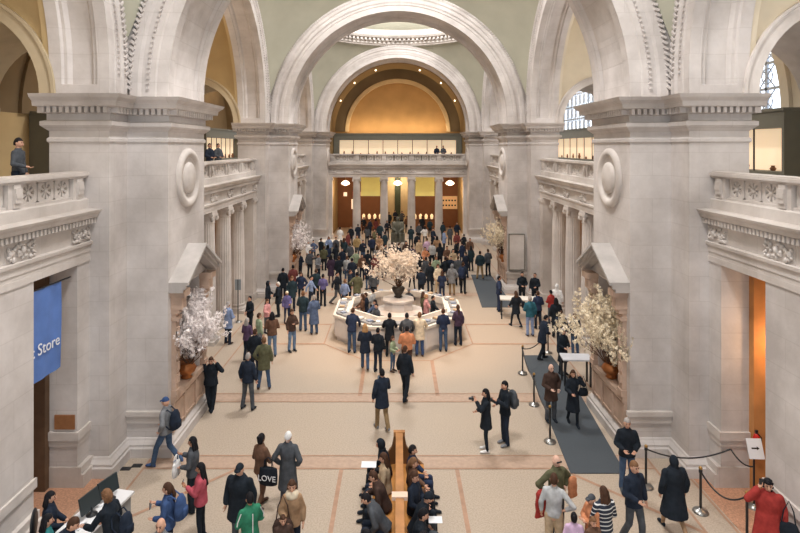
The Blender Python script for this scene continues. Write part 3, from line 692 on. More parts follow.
# ---------------------------------------------------------------- two-sided bench in the foreground
WOOD = mat('oak', (168, 118, 72), .45, .12, 4); SEATW = mat('seat_wood', (186, 128, 68), .45, .1, 4)
ben = empty('double_bench', (0, 10.6, 0), 'long two-sided wooden bench with a high central back rail', 'bench')
mb = MB(); mb.box(-.05, .05, -3.2, 3.2, .45, 1.12); mb.build('backrest', mat('oak_dark', (120, 84, 54), .5, .1, 4), ben)
mb = MB(); mb.box(-.085, .085, -3.4, 3.22, 1.12, 1.20); mb.box(-.14, .14, 3.12, 3.24, 1.10, 1.21); mb.build('top_rail', WOOD, ben)
mb = MB(); mb.box(-.16, .16, .56, .74, 1.15, 1.225); mb.build('rail_plate', mat('rail_plate', (224, 196, 176), .5, .04), ben)
for s in (-1, 1):
    mb = MB(); rings = []
    for x, z in ((.06, .46), (.2, .43), (.42, .42), (.56, .44), (.60, .42), (.56, .38), (.06, .38)): rings.append([(s*x, y, z) for y in (-3.2, 3.1)])
    v = [r[0] for r in rings]+[r[1] for r in rings]; n = len(rings)
    mb.add(v, [tuple(range(n)), tuple(range(n, 2*n))]+[(i, (i+1) % n, n+(i+1) % n, n+i) for i in range(n)]); mb.build('seat', SEATW, ben)
for y in (-3.1, -1.0, 1.0, 3.0):
    for s in (-1, 1):
        mb = MB(); v = []
        for yy in (y, y+.1):
            v += [(s*x, yy, z) for x, z in ((.03, 0), (.5, 0), (.54, .12), (.46, .38), (.03, .38))]
        mb.add(v, [tuple(range(5)), tuple(range(5, 10))]+[(i, (i+1) % 5, 5+(i+1) % 5, 5+i) for i in range(5)]); mb.build('leg', WOOD, ben)
mb = MB(); v = []
for yy in (3.1, 3.2):
    v += [(x, yy, z) for x, z in ((-.6, .40), (.6, .40), (.34, .62), (.18, .86), (.13, 1.12), (-.13, 1.12), (-.18, .86), (-.34, .62))]
mb.add(v, [tuple(range(8)), tuple(range(8, 16))]+[(i, (i+1) % 8, 8+(i+1) % 8, 8+i) for i in range(8)]); mb.build('end_panel', mat('oak_dark', (120, 84, 54)), ben)
# ---------------------------------------------------------------- carpets
CARP = mat('carpet', (76, 82, 88), .98, .08, 40)
for (pts, lab) in (([(4.3, 14.05), (5.68, 14.05), (6.0, 18.5), (6.0, 22), (4.9, 22)], 'long dark grey carpet runner beside the nearest right pier'), ([(4.28, 28.6), (5.95, 28.6), (5.95, 35.9), (4.68, 35.9)], 'dark grey carpet laid before the second right pier')):
    mb = MB(); n = len(pts); mb.add([(x, y, .0) for x, y in pts]+[(x, y, .022) for x, y in pts], [tuple(range(n))[::-1], tuple(range(n, 2*n))]+[(i, (i+1) % n, n+(i+1) % n, n+i) for i in range(n)])
    tag(mb.build('carpet_runner', CARP), lab, 'carpet')
# ---------------------------------------------------------------- stanchions and ropes
def gp(x, y, z=0): Y = F_PX*(EYE-z)/(y-YH); return (-.05+(x-XC)*Y/F_PX, Y)
STP = {}
def stanchion(key, x, y, where, h=.98):
    X, Y = gp(x, y); STP[key] = Vector((X, Y, h-.06))
    e = empty('stanchion', (X, Y, .022 if 4.3 < X < 6 and 14 < Y < 22 else 0), 'dark rope barrier post, '+where, 'stanchion', 0, 'rope barrier posts')
    mb = MB(); mb.lathe([(.17, 0), (.17, .02), (.15, .045), (.06, .075), (.03, .09)], 24); mb.build('base', mat('steel', (150, 150, 148), .3, .05, 5, metal=.8), e)
    mb = MB(); mb.lathe([(.028, .08), (.028, h-.1), (.04, h-.09), (.04, h-.03), (.028, h-.02)], 12); mb.build('post', BLACKM, e)
    mb = MB(); mb.lathe([(.03, h-.02), (.045, h), (.035, h+.03), (.012, h+.045)], 12); mb.build('cap', BRASS, e)
for key, x, y, w in (('a', 522.6, 374, 'nearest the second of its line by the table'), ('b', 534, 405, 'beside the carpet edge, left of the man in brown leather'), ('c', 550, 442, 'nearest one along the left carpet edge'),
                     ('d', 646, 487, 'between the seated rope line and the nearest right pier'), ('e', 700.6, 512, 'right of the woman in the wide black coat'), ('f', 747, 540, 'at the lower edge left of the woman in red'), ('g', 548, 353, 'behind the people at the small white table')):
    stanchion(key, x, y, w)
STP['w'] = Vector((W3-.9, 13.96, 1.0)); STP['w'] = Vector((7.9, 13.35, 1.0)); STP['s'] = Vector((*gp(754, 507), .92))
def rope(a, b, sag, label):
    A, B = STP[a], STP[b]; mb = MB(); mb.tube([tuple(A.lerp(B, t/12)-Vector((0, 0, sag*4*(t/12)*(1-t/12)))) for t in range(13)], .018, 8); tag(mb.build('rope', BLACKM), label, 'rope', 'barrier ropes')
rope('d', 'w', .22, 'black rope from the post by the pier across to the doorway'); rope('e', 'w', .0, 'black rope rising from the post by the black coat to the doorway') if 0 else None
rope('e', 'f', .3, 'black rope sagging between the two posts beside the woman in the wide black coat'); rope('s', 'w', .12, 'black rope from the sign post to the doorway wall')
rope('a', 'b', .25, 'black rope along the upper left edge of the carpet'); rope('b', 'c', .3, 'black rope along the lower left edge of the carpet'); rope('g', 'a', .25, 'black rope behind the two people at the small table')
# sign on a post by the right doorway
X, Y = gp(754, 507); e = empty('sign_stand', (X, Y, 0), 'small white notice on a black post by the right doorway', 'sign')
mb = MB(); mb.lathe([(.17, 0), (.17, .02), (.05, .06), (.025, .08)], 20); mb.build('base', mat('steel', (150, 150, 148)), e)
mb = MB(); mb.lathe([(.022, .06), (.022, 1.2)], 10); mb.build('post', BLACKM, e)
M = Matrix.Translation((0, -.04, 1.36)) @ Matrix.Rotation(radians(-20), 4, 'X') @ Matrix.Rotation(radians(-8), 4, 'Z')
mb = MB(); mb.box(-.16, .16, -.01, .01, -.22, .2, 0, M); pl = mb.build('plate', WHITEP, e)
mb = MB(); mb.box(-.08, .04, -.014, -.009, -.015, .015, 0, M); mb.add([tuple(M @ Vector(p)) for p in ((.03, -.0135, -.04), (.09, -.0135, 0), (.03, -.0135, .04))], [(0, 1, 2)]); mb.build('arrow', mat('dark_ink', (50, 40, 36)), pl)
# ---------------------------------------------------------------- blue banner with lettering
BLU = mat('banner_blue', (92, 124, 188), .7, .08, 2)
bn = empty('hanging_banner', (-7.86, 12.47, 5.09), 'tall blue cloth banner with white lettering hanging in the left doorway', 'banner')
mb = MB(); ny = 10; rings = []
v = []; f = []
for i in range(ny+1):
    for j in range(13):
        y = -.56+1.10*i/ny; z = -1.99*j/12; v.append((.03*sin(i*1.3+j*.3)*.5, y, z))
for i in range(ny):
    for j in range(12): a = i*13+j; f.append((a, a+1, a+14, a+13))
mb.add(v, f, 0, True); mb.add([(x-.02, y, z) for x, y, z in v], [q[::-1] for q in f], 0, True); mb.build('cloth', BLU, bn)
mb = MB(); mb.tube([(0, -.62, .01), (0, .9, .01)], .02, 8); mb.build('rod', BLACKM, bn)
def text_mesh(s, size, name, m, parent, M, ext=.004):
    cu = bpy.data.curves.new(name, 'FONT'); cu.body = s; cu.size = size; cu.extrude = ext; cu.resolution_u = 3
    t = bpy.data.objects.new(name, cu); C.objects.link(t); dg = bpy.context.evaluated_depsgraph_get(); me = bpy.data.meshes.new_from_object(t.evaluated_get(dg))
    bpy.data.objects.remove(t); me.transform(M); me.materials.clear(); me.materials.append(m)
    o = bpy.data.objects.new(name, me); C.objects.link(o)
    if parent: o.parent = parent
    return o
# text runs towards +Y and faces +X
MT = Matrix.Translation((.035, -.58, -1.42)) @ Matrix(((0, 0, 1, 0), (1, 0, 0, 0), (0, 1, 0, 0), (0, 0, 0, 1)))
text_mesh('t Store', .36, 'lettering', WHITEP, bn, MT)
# copper-coloured plaque on the left door pilaster
mb = MB(); mb.box(-8.28, -7.8, 13.44, 13.475, 1.42, 1.76); tag(mb.build('wall_plaque', mat('bronze_plaque', (150, 104, 70), .45, .1, 8)), 'square bronze plaque on the left doorway pilaster', 'plaque')
# ---------------------------------------------------------------- seated stone figure on plinth at the far end
STG = mat('dark_granite', (92, 92, 82), .6, .15, 6)
st = empty('seated_statue', (0.0, 44.2, 0), 'dark stone statue of a seated figure on a plinth amid the far crowd', 'statue')
mb = MB(); mb.box(-.75, .75, -.9, .9, 0, .7); mb.build('plinth', mat('plinth_grey', (160, 152, 142), .6, .06), st)
# ---------------------------------------------------------------- tables
GREYT = mat('table_grey', (196, 198, 204), .5, .04)
def table(x, y, w, d, rz, h, label, topm):
    e = empty('table', (x, y, 0), label, 'table', rz)
    mb = MB(); mb.box(-w/2, w/2, -d/2, d/2, h-.05, h); mb.build('tabletop', topm, e)
    for sx in (-1, 1):
        for sy in (-1, 1): mb = MB(); mb.box(sx*(w/2-.07)-.03, sx*(w/2-.07)+.03, sy*(d/2-.07)-.03, sy*(d/2-.07)+.03, 0, h-.05); mb.build('leg', BLACKM, e)
    return e
X, Y = gp(521, 321); table(5.85, 26.9, 1.9, .75, radians(-8), .95, 'long white-topped guard table by the second right pier', mat('table_cream', (214, 212, 206), .5, .03))
table(*gp(576, 384)[:1], gp(576, 384)[1]-.0, 1.0, .62, radians(-4), .95, 'small light grey table beside the nearest right blossoms', GREYT)
# podium box by the second left pier, sign board on the second right pier
e = empty('podium', (-5.15, 42.0, 0), 'pale grey box podium beside the farthest left blossoms', 'podium')
mb = MB(); mb.box(-.7, .7, -.5, .5, 0, 1.12); mb.build('body', mat('podium_grey', (170, 176, 172), .6, .04), e); mb = MB(); mb.box(-.75, .75, -.55, .55, 1.12, 1.18); mb.build('top', DTOP, e)
e = empty('stone_tablet', (6.64, yn(1)-.10, 0), 'tall framed grey stone panel on the second right pier', 'panel')
mb = MB(); mb.box(-.42, .42, -.04, .08, 1.35, 3.3); mb.build('board', LIMET, e); mb = MB(); mb.box(-.44, -.41, -.06, .08, 1.32, 3.33); mb.box(.41, .44, -.06, .08, 1.32, 3.33); mb.box(-.44, .44, -.06, .08, 3.3, 3.33); mb.box(-.44, .44, -.06, .08, 1.32, 1.35); mb.build('frame', FRAMEG, e)
# tall sign poles by the left columns
for x, y, h, w in ((238, 322, 2.0, 'in front of the nearest left column'), (250.5, 296, 2.3, 'before the second left column')):
    X, Y = gp(x, y); e = empty('pole_sign', (X, Y, 0), 'tall thin steel sign pole '+w, 'sign pole')
    mb = MB(); mb.lathe([(.2, 0), (.2, .02), (.04, .05)], 16); mb.build('base', mat('steel', (150, 150, 148)), e); mb = MB(); mb.lathe([(.025, .04), (.025, h)], 8); mb.build('pole', BLACKM, e)
    mb = MB(); mb.box(-.14, .14, -.012, .012, h-.5, h); mb.build('plate', mat('sign_grey', (140, 146, 150), .5, .03), e)
# yellow vertical banner behind the left columns
mb = MB(); mb.box(-8.6, -8.45, 29.4, 29.9, 3.6, 5.3); mb.box(-8.55, -8.5, 29.6, 29.7, 5.3, 6.26); tag(mb.build('yellow_banner', YEL), 'narrow yellow banner behind the middle left columns', 'banner')
# ---------------------------------------------------------------- ticket table lower left
tb = empty('ticket_table', (-6.18, 11.6, 0), 'low white counter with screens and papers at the lower left', 'table', radians(-10))
mb = MB(); mb.box(-.34, .34, -.85, .6, .70, .75); mb.build('tabletop', mat('table_white', (226, 226, 228), .5, .03), tb)
mb = MB(); mb.box(-.29, .29, -.8, .55, 0, .70); mb.build('body', mat('counter_grey', (150, 150, 150), .6, .03), tb)
def monitor(x, y, rz, label):
    e = empty('monitor', (x, y, .75), label, 'monitor', rz)
    M = Matrix.Rotation(radians(-12), 4, 'X')
    mb = MB(); mb.box(-.24, .24, -.02, .02, .10, .44, 0, M); mb.build('screen', mat('monitor_black', (46, 56, 60), .3, .03, spec=.5), e)
    mb = MB(); mb.lathe([(.11, 0), (.11, .015), (.02, .03), (.02, .16)], 12); mb.build('stand', BLACKM, e)
monitor(-6.24, 11.35, radians(76), 'black flat screen standing on the lower left counter')
monitor(-6.12, 11.85, radians(70), 'grey-backed flat screen behind the black one on the lower left counter')
rnd = random.Random(9)
for i, (x, y) in enumerate(((-6.35, 11.0), (-5.95, 11.45), (-6.3, 11.7), (-6.1, 11.05))):
    mb = MB(); M = Matrix.Translation((x, y, .752)) @ Matrix.Rotation(rnd.uniform(0, 3), 4, 'Z'); mb.box(-.11, .11, -.15, .15, 0, .02, 0, M)
    tag(mb.build('paper_stack', WHITEP), 'loose white papers on the lower left counter, '+('by the seated woman in teal', 'by the standing visitor with a dark coat', 'at its left edge', 'at its middle')[i], 'papers', 'papers on the ticket counter')
def office_chair(x, y, rz, label):
    e = empty('office_chair', (x, y, 0), label, 'chair', radians(rz))
    mb = MB(); mb.box(-.24, .24, -.24, .24, .33, .385); mb.build('seat', BLACKM, e)
    mb = MB(); mb.ell((0, .27, .74), (.24, .05, .28), 16, 10); mb.build('backrest', BLACKM, e)
    mb = MB(); mb.lathe([(.3, 0), (.3, .05), (.04, .08), (.03, .33)], 12); mb.build('base', BLACKM, e); mb = MB(); mb.box(-.03, .03, .235, .28, .34, .6); mb.build('back_bar', BLACKM, e)
office_chair(-7.12, 10.15, 115, 'empty black office chair with rounded back at the lower left corner')
office_chair(-7.0, 11.2, 110, 'black office chair under the person in navy by the left counter')
office_chair(-6.62, 10.5, 125, 'black office chair under the woman in teal')
# floor fittings near the left pier
for i, (x, y) in enumerate(((126, 469), (137, 466))):
    X, Y = gp(x, y); mb = MB(); mb.box(X-.12, X+.12, Y-.07, Y+.07, .0, .02); tag(mb.build('floor_grille', BLACKM), 'small dark floor grille by the near left pier, %s one' % ('left', 'right')[i], 'grille')

X, Y = 8.45, 13.25
e = empty('fire_extinguisher', (X, Y, .9), 'small red fire extinguisher hanging inside the right doorway', 'fire extinguisher')
mb = MB(); mb.lathe([(.07, 0), (.08, .02), (.08, .42), (.05, .5), (.02, .52)], 16); mb.build('cylinder', mat('extinguisher_red', (190, 40, 34), .4, .03), e)
mb = MB(); mb.box(-.03, .03, -.02, .02, .52, .6); mb.tube([(0, -.03, .55), (.08, -.06, .45), (.08, -.06, .2)], .012, 6); mb.build('hose', BLACKM, e)
# ================================================================ people
TMPS = bpy.data.scenes.new('workshop')
def remesh(mb, name, mats, vox, smooth=3, fold=0.0, seed=0):
    me = mb.mesh(name, mats); o = bpy.data.objects.new('tmp', me); TMPS.collection.objects.link(o)
    m = o.modifiers.new('r', 'REMESH'); m.mode = 'VOXEL'; m.voxel_size = vox; m.use_smooth_shade = True
    s = o.modifiers.new('s', 'SMOOTH'); s.iterations = smooth; s.factor = .5
    with bpy.context.temp_override(scene=TMPS, view_layer=TMPS.view_layers[0]): dg = bpy.context.evaluated_depsgraph_get()
    r = bpy.data.meshes.new_from_object(o.evaluated_get(dg))
    bpy.data.objects.remove(o); bpy.data.meshes.remove(me)
    r.name = name; r.materials.clear()
    for q in (mats if isinstance(mats, (list, tuple)) else [mats]): r.materials.append(q)
    if fold:
        off = Vector((seed*1.7, seed*.9, 0))
        new = []
        for v in r.vertices:
            p = v.co; n = noise.noise(Vector((p.x*9, p.y*9, p.z*5))+off)+.5*noise.noise(Vector((p.x*20, p.y*20, p.z*12))+off)
            new += list(p+v.normal*(n*fold))
        r.vertices.foreach_set('co', new); r.update()
    return r
ARMS = {  # elbow, hand (x outward, y back, z up)
 'down': ((.245, .03, 1.14), (.25, -.05, .87)), 'phone': ((.235, -.07, 1.15), (.07, -.33, 1.29)), 'cam': ((.25, -.16, 1.22), (.07, -.30, 1.47)),
 'ear': ((.33, -.10, 1.30), (.13, -.06, 1.60)), 'hip': ((.38, .08, 1.18), (.20, -.02, 1.02)), 'fold': ((.25, -.06, 1.13), (-.05, -.22, 1.17)),
 'front': ((.24, -.02, 1.13), (.09, -.28, 1.06)), 'swf': ((.235, -.07, 1.16), (.21, -.25, .97)), 'swb': ((.26, .15, 1.17), (.26, .18, .92)),
 'pocket': ((.30, .08, 1.15), (.20, -.06, .95)), 'lap': ((.25, -.06, 1.14), (.08, -.30, 1.02)), 'reach': ((.25, -.20, 1.16), (.18, -.46, 1.16)), 'lean': ((.26, -.18, 1.16), (.20, -.40, 1.0))}
LEGS = {'stand': ((.10, -.02, .49), (.11, .02, .08), (.10, .0, .49), (.12, .03, .08)),
 'apart': ((.13, -.02, .49), (.18, .02, .08), (.13, 0, .49), (.18, .03, .08)),
 'walk': ((.09, -.20, .50), (.08, -.30, .08), (.09, .04, .49), (.09, .34, .16)),
 'step': ((.09, -.12, .50), (.09, -.14, .08), (.10, .02, .49), (.10, .22, .12)),
 'cross': ((.09, -.02, .49), (.04, -.06, .08), (.09, .0, .49), (.02, .06, .08)),
 'sit': ((.11, -.42, .50), (.11, -.46, .08), (.11, -.42, .50), (.12, -.40, .08)),
 'sitw': ((.17, -.40, .50), (.20, -.36, .08), (.17, -.42, .50), (.22, -.46, .08))}
EYEM = None
MESHC = {}
def person_meshes(legs, aL, aR, top, bot, hair, build, lean, lvl, turn):
    key = (legs, aL, aR, top, bot, hair, build, lean, lvl, turn)
    if key in MESHC: return MESHC[key]
    vox = (.034, .024, .0155)[lvl]; K = len(MESHC)+1
    SK = mat('skin', (196, 152, 128)); CL = mat('cloth', (60, 60, 60))
    sit = legs.startswith('sit'); dz = -.40 if sit else 0
    fem = build == 'f'; wide = 1.15 if build == 'w' else (.93 if fem else 1.0)
    hipz = .90+dz; shx = (.165 if fem else .185)*wide
    def U(p):
        x, y, z = p; a = radians(lean); z0 = z-.92
        return Vector((x, y*cos(a)-z0*sin(a), .92+z0*cos(a)+y*sin(a)+dz))
    L = LEGS[legs]; kn = [Vector((L[0][0], L[0][1], L[0][2]+(0))), Vector((-L[2][0], L[2][1], L[2][2]))]; an = [Vector(L[1]), Vector((-L[3][0], L[3][1], L[3][2]))]
    hp = [Vector((.09*wide, 0, hipz)), Vector((-.09*wide, 0, hipz))]
    el = []; ha = []; sh = []
    for s, a in ((1, aL), (-1, aR)):
        e, h = ARMS[a]; sh.append(U((s*(shx-.018), .0, 1.388))); el.append(U((s*(e[0]+(shx-.18)), e[1], e[2]))); ha.append(U((s*(h[0]+((shx-.18) if h[0] > .15 else 0)), h[1], h[2])))
    rot = Matrix.Rotation(radians(turn), 4, 'Z')
    # --- body
    mb = MB()
    for i in (0, 1):
        mb.caps(hp[i], kn[i], .078, .05); mb.caps(kn[i], an[i], .052, .034); 
        mb.caps(sh[i], el[i], .045, .035); w = el[i].lerp(ha[i], .78); mb.caps(el[i], w, .036, .024)
        hd = (ha[i]-el[i]).normalized(); mb.caps(w, w+hd*.06, .026, .034, 8)
    def el_ring(z, rx, ry, n=14, y=0): return [tuple(U((rx*cos(2*pi*k/n), y+ry*sin(2*pi*k/n), z))) for k in range(n)]
    mb.loft([el_ring(z, rx*wide, ry) for z, rx, ry in ((.82, .08, .07), (.90, .14, .10), (1.05, .125, .09), (1.25, .145, .10), (1.38, .15, .085), (1.44, .08, .06), (1.47, .05, .05), (1.56, .048, .052))])
    body = remesh(mb, 'body', SK, vox, 2)
    # head with face, ears, and fingers, joined on
    hb = MB(); hc = U((0, -.01, 1.605)); HR = Matrix.Rotation(radians(turn), 3, 'Z') @ Matrix.Rotation(radians(lean*.6+6), 3, 'X')
    def hf(d):
        k = 1.0
        if d.y < 0 and d.z < -.1: k *= 1-.10*min(1, -d.z)*(abs(d.x))                    # cheeks to chin
        if d.z < -.55: k *= .93
        if d.y < -.6 and -.15 < d.z < .25 and .2 < abs(d.x) < .6: k *= .955              # sockets
        return k
    nh, mh = ((12, 9), (16, 12), (24, 18))[lvl]
    hb.ell(hc, (.073, .092, .118), nh, mh, 0, HR, hf)
    def H(p): return hc+HR @ Vector(p)
    if lvl >= 1:
        hb.caps(H((0, -.090, .012)), H((0, -.106, -.022)), .010, .016, 8)                # nose
        for s in (1, -1):
            hb.ell(H((s*.074, .005, -.005)), (.012, .022, .032), 8, 6)                   # ear
            hb.ell(H((s*.030, -.083, .018)), (.013, .008, .007), 8, 6, 1)                # eye
            hb.caps(H((s*.016, -.088, .038)), H((s*.046, -.080, .040)), .005, .004, 6, 1)
        hb.ell(H((0, -.088, -.050)), (.022, .010, .008), 8, 6, 2)
    if lvl >= 0:
        for i in (0, 1):
            w = el[i].lerp(ha[i], .78); hd = (ha[i]-el[i]).normalized(); sd = hd.cross(Vector((0, 0, 1)));
            if sd.length < .3: sd = Vector((0, 1, 0))
            sd.normalize(); dn = hd.cross(sd).normalized(); pc = w+hd*.085
            ns = 6 if lvl == 2 else 4
            for j, (ln, o) in enumerate(((.072, -.030), (.080, -.010), (.076, .010), (.060, .029))):
                b0 = pc+sd*o; b1 = b0+hd*ln*.5+dn*.004; b2 = b1+(hd*.75-dn*.55).normalized()*ln*.32; b3 = b2+(hd*.4-dn*.9).normalized()*ln*.25
                hb.tube([tuple(b0-hd*.02), tuple(b1), tuple(b2), tuple(b3)], [.0095, .009, .008, .006], ns)
            t0 = w+hd*.03-sd*.028; t1 = t0-sd*.028+hd*.025-dn*.01; t2 = t1+hd*.03-sd*.004-dn*.012
            hb.tube([tuple(t0), tuple(t1), tuple(t2)], [.012, .010, .007], ns)
    hm = hb.mesh('h', [SK, mat('eye_dark', (48, 36, 32)), mat('lip', (170, 100, 92))])
    bm = bmesh.new(); bm.from_mesh(body); 
    for f in bm.faces: f.material_index = 0
    bm.from_mesh(hm); bm.to_mesh(body); bm.free(); bpy.data.meshes.remove(hm)
    body.materials.append(mat('eye_dark', (48, 36, 32))); body.materials.append(mat('lip', (170, 100, 92)))
    body.polygons.foreach_set('use_smooth', [True]*len(body.polygons))
    out = {'body': body}
    # --- upper garment
    T = {'jacket': .84, 'shirt': .90, 'coat': .66, 'long': .46, 'dress': .50, 'xlong': .22}[top]
    fat = {'jacket': .016, 'shirt': 0, 'coat': .018, 'long': .02, 'dress': .004, 'xlong': .02}[top]+(.012 if build == 'w' else 0)
    mb = MB(); rings = []
    wy = .10 if legs in ('walk',) else (.05 if legs == 'step' else 0)
    if sit: T = max(T, .86)
    prof = [(1.10, .152, .108), (1.20, .165, .118), (1.30, .172, .122), (1.37, .155, .108), (1.43, .105, .086), (1.465, .072, .072), (1.50, .064, .066)]
    low = [(1.02, .160, .115)] + ([(.92, .172, .125)] if T < .91 else [])
    z = .84
    while z > T: low.append((z, .178+.055*(.84-z)*1.6*(1.5 if top in ('dress', 'xlong') or build == 'w' else 1), .130+.08*(.84-z)*1.5+wy*(.9-z))); z -= .1
    if T < .91: low.append((T, .180+.055*(.84-T)*1.7*(1.5 if top in ('dress', 'xlong') or build == 'w' else 1), .134+.08*(.84-T)*1.5+wy*(.9-T)))
    for z, rx, ry in low[::-1]+prof:
        rx = rx*wide*(.93 if fem and 1.0 < z < 1.2 else 1)+fat; ry = ry*(wide if build == 'w' else 1)+fat
        if z > .92 or sit: rings.append(el_ring(z, rx, ry, 18))
        else: rings.append([(rx*cos(2*pi*k/18), ry*sin(2*pi*k/18)+sin(radians(lean))*0, z+dz) for k in range(18)])
    mb.loft(rings)
    sr = .012+fat*.6
    for i in (0, 1):
        w = el[i].lerp(ha[i], .72); mb.caps(sh[i], el[i], .048*wide**.5+sr, .042+sr); mb.caps(el[i], w, .044+sr, .034+sr)
        mb.caps(U(((1, -1)[i]*.06, 0, 1.425)), sh[i], .048+sr*.4, .044+sr*.6)
    if top != 'shirt' and top != 'dress': mb.caps(U((-.045, .0, 1.475)), U((.045, .0, 1.475)), .045, .045)
    out['top'] = remesh(mb, 'top', CL, vox, 3, .008 if lvl else .006, K)
    # --- trousers or tights
    mb = MB(); r0, r1, r2 = {'jeans': (.095, .070, .062), 'slim': (.088, .058, .044), 'loose': (.100, .080, .075)}[bot]
    mb.caps(hp[0]+Vector((-.02, 0, .03)), hp[1]+Vector((.02, 0, .03)), .108*wide, .108*wide)
    for i in (0, 1):
        mb.caps(hp[i], kn[i], r0*wide**.5, r1); mb.caps(kn[i], an[i]+Vector((0, 0, .0)), r1, r2)
    out['trousers'] = remesh(mb, 'trousers', CL, vox, 3, .006, K+3)
    # --- shoes
    out['shoes'] = []
    for i in (0, 1):
        mb = MB(); a = an[i]; zt = a.z-.08; t = .05 if zt > .02 else 0
        fr = [(.00, .034, .050), (-.05, .040, .050), (-.12, .046, .034), (-.18, .042, .028), (-.205, .02, .018)]
        rings = []
        for y, rx, rz in [(.055, .018, .03), (.045, .032, .045)]+fr:
            zz = zt+.0+(-t*(-y)*3 if t else 0); rings.append([(a.x+rx*cos(2*pi*k/10), a.y+y+.01, max(.003, .012+zz+rz+rz*sin(2*pi*k/10)*1.0)) for k in range(10)])
        mb.loft(rings); out['shoes'].append(mb.mesh('shoe', CL))
    # --- hair or headwear
    hk = hair; n2, m2 = ((14, 10), (18, 14), (26, 20))[lvl]
    if hk != 'bald':
        mb = MB()
        def cap(rr, line, back, puff):
            def f(d):
                inn = (d.z > line-.55*max(0, d.y)*1.0) and not (d.y < -.35 and d.z < .42+line*.3) if d.y < .15 else d.z > back
                return puff if inn else .86
            mb.ell(H((0, .008, .006)), (.073*rr, .092*rr, .118*rr), n2, m2, 0, HR, f)
        if hk == 'short': cap(1.06, .05, -.55, 1.03)
        elif hk == 'fringe': cap(1.05, -.05, -.6, .99 if 0 else 1.0)
        elif hk == 'curly':
            cap(1.12, .0, -.7, 1.06); rnd = random.Random(K)
            for q in range(70):
                d = Vector((rnd.gauss(0, 1), rnd.gauss(0, 1)+.5, rnd.gauss(0, 1)+.6)).normalized()
                if d.y < -.3 and d.z < .5: continue
                c = H((d.x*.082, d.y*.10, d.z*.125)); mb.ell(c, (.026, .026, .024), 6, 4)
        elif hk in ('long', 'tail', 'bob', 'bun'):
            cap(1.09, -.05, -.8, 1.03)
            if hk == 'long' or hk == 'bob':
                zb = -.36 if hk == 'long' else -.16
                for s in (-1, -.5, 0, .5, 1): mb.caps(H((s*.060, .030+(1-abs(s))*.04, .02)), U((s*.085, .055+(1-abs(s))*.05+(.03 if hk == 'long' else 0), 1.62+zb)), .036, .030, 8)
            elif hk == 'tail': mb.caps(H((0, .09, .04)), H((0, .13, -.12)), .034, .038); mb.caps(H((0, .13, -.12)), H((0, .10, -.28)), .036, .015)
            else: mb.ell(H((0, .10, .06)), (.045, .045, .045), 10, 8)
        elif hk in ('cap', 'hat'):
            def f(d): return 1.0 if d.z > .22 else .80
            mb.ell(H((0, .0, .0)), (.083, .102, .128), n2, m2, 0, HR, f)
            if hk == 'cap': mb.loft([[tuple(H((x*.068, -.075-q*.075*(1-x*x*.6), .045-q*.02+t))) for x, t in ((-1, 0), (-.5, .012), (0, .016), (.5, .012), (1, 0), (.5, -.004), (0, -.002), (-.5, -.004))] for q in (0, .5, 1)])
        elif hk in ('hood', 'scarf'):
            def f(d): return .85 if (d.y < -.45 and -.62 < d.z < .48 and abs(d.x) < .62) else 1.0
            mb.ell(H((0, .012, -.0)), (.090, .112, .138), n2, m2, 0, HR, f)
            mb.caps(H((0, .02, -.09)), U((0, .01, 1.47)), .075, .095, 14)
        elif hk == 'wool':
            def f(d): return 1.0 if d.z > .05-.4*max(0, d.y) else .80
            mb.ell(H((0, .004, .0)), (.084, .104, .134), n2, m2, 0, HR, f)
        out['hair'] = mb.mesh('hair', CL)
    MESHC[key] = out; return out
COL = {'black': (34, 40, 48), 'navy': (44, 54, 78), 'dnavy': (38, 46, 60), 'teal': (42, 58, 66), 'grey': (122, 124, 128), 'dgrey': (78, 82, 88), 'lgrey': (178, 180, 182), 'white': (226, 226, 226), 'cream': (222, 208, 184),
 'beige': (190, 168, 140), 'tan': (158, 128, 100), 'brown': (104, 78, 64), 'dbrown': (72, 56, 50), 'olive': (94, 94, 72), 'green': (52, 122, 94), 'lgreen': (146, 162, 136), 'blue': (84, 100, 130), 'denim': (70, 90, 118), 'ldenim': (104, 126, 154), 'lblue': (132, 150, 186),
 'bblue': (62, 84, 126), 'violet': (98, 94, 140), 'purple': (84, 66, 92), 'plum': (70, 56, 74), 'maroon': (112, 62, 60), 'red': (158, 58, 54), 'rose': (180, 84, 96), 'pink': (204, 150, 150), 'orange': (198, 134, 98), 'peach': (212, 154, 118), 'lilac': (198, 170, 198),
 'turq': (52, 120, 122), 'khaki': (142, 120, 90), 'bluegreen': (48, 96, 112), 'hblack': (30, 29, 33), 'hbrown': (74, 52, 40), 'hlbrown': (120, 88, 64), 'hgrey': (160, 154, 150), 'hwhite': (216, 212, 206), 'hblond': (168, 132, 92), 'yellow': (160, 138, 98)}
SKN = {'l': (206, 160, 136), 'm': (178, 130, 102), 'd': (106, 74, 58), 'p': (218, 178, 158)}
def cmat(c, kind='cloth'):
    n = '%s_%s' % (kind, c)
    if n in MATS: return MATS[n]
    return mat(n, COL[c], .9 if kind == 'cloth' else .6, .14, 9, spec=.15)
def skm(c): 
    return MATS.get('skin_'+c) or mat('skin_'+c, SKN[c], .55, .04, 8)
GN = {'jacket': 'jacket', 'shirt': 'shirt', 'coat': 'coat', 'long': 'long_coat', 'dress': 'dress', 'xlong': 'long_coat'}
HN = {'cap': 'cap', 'hat': 'hat', 'wool': 'woollen_hat', 'hood': 'hood', 'scarf': 'headscarf'}
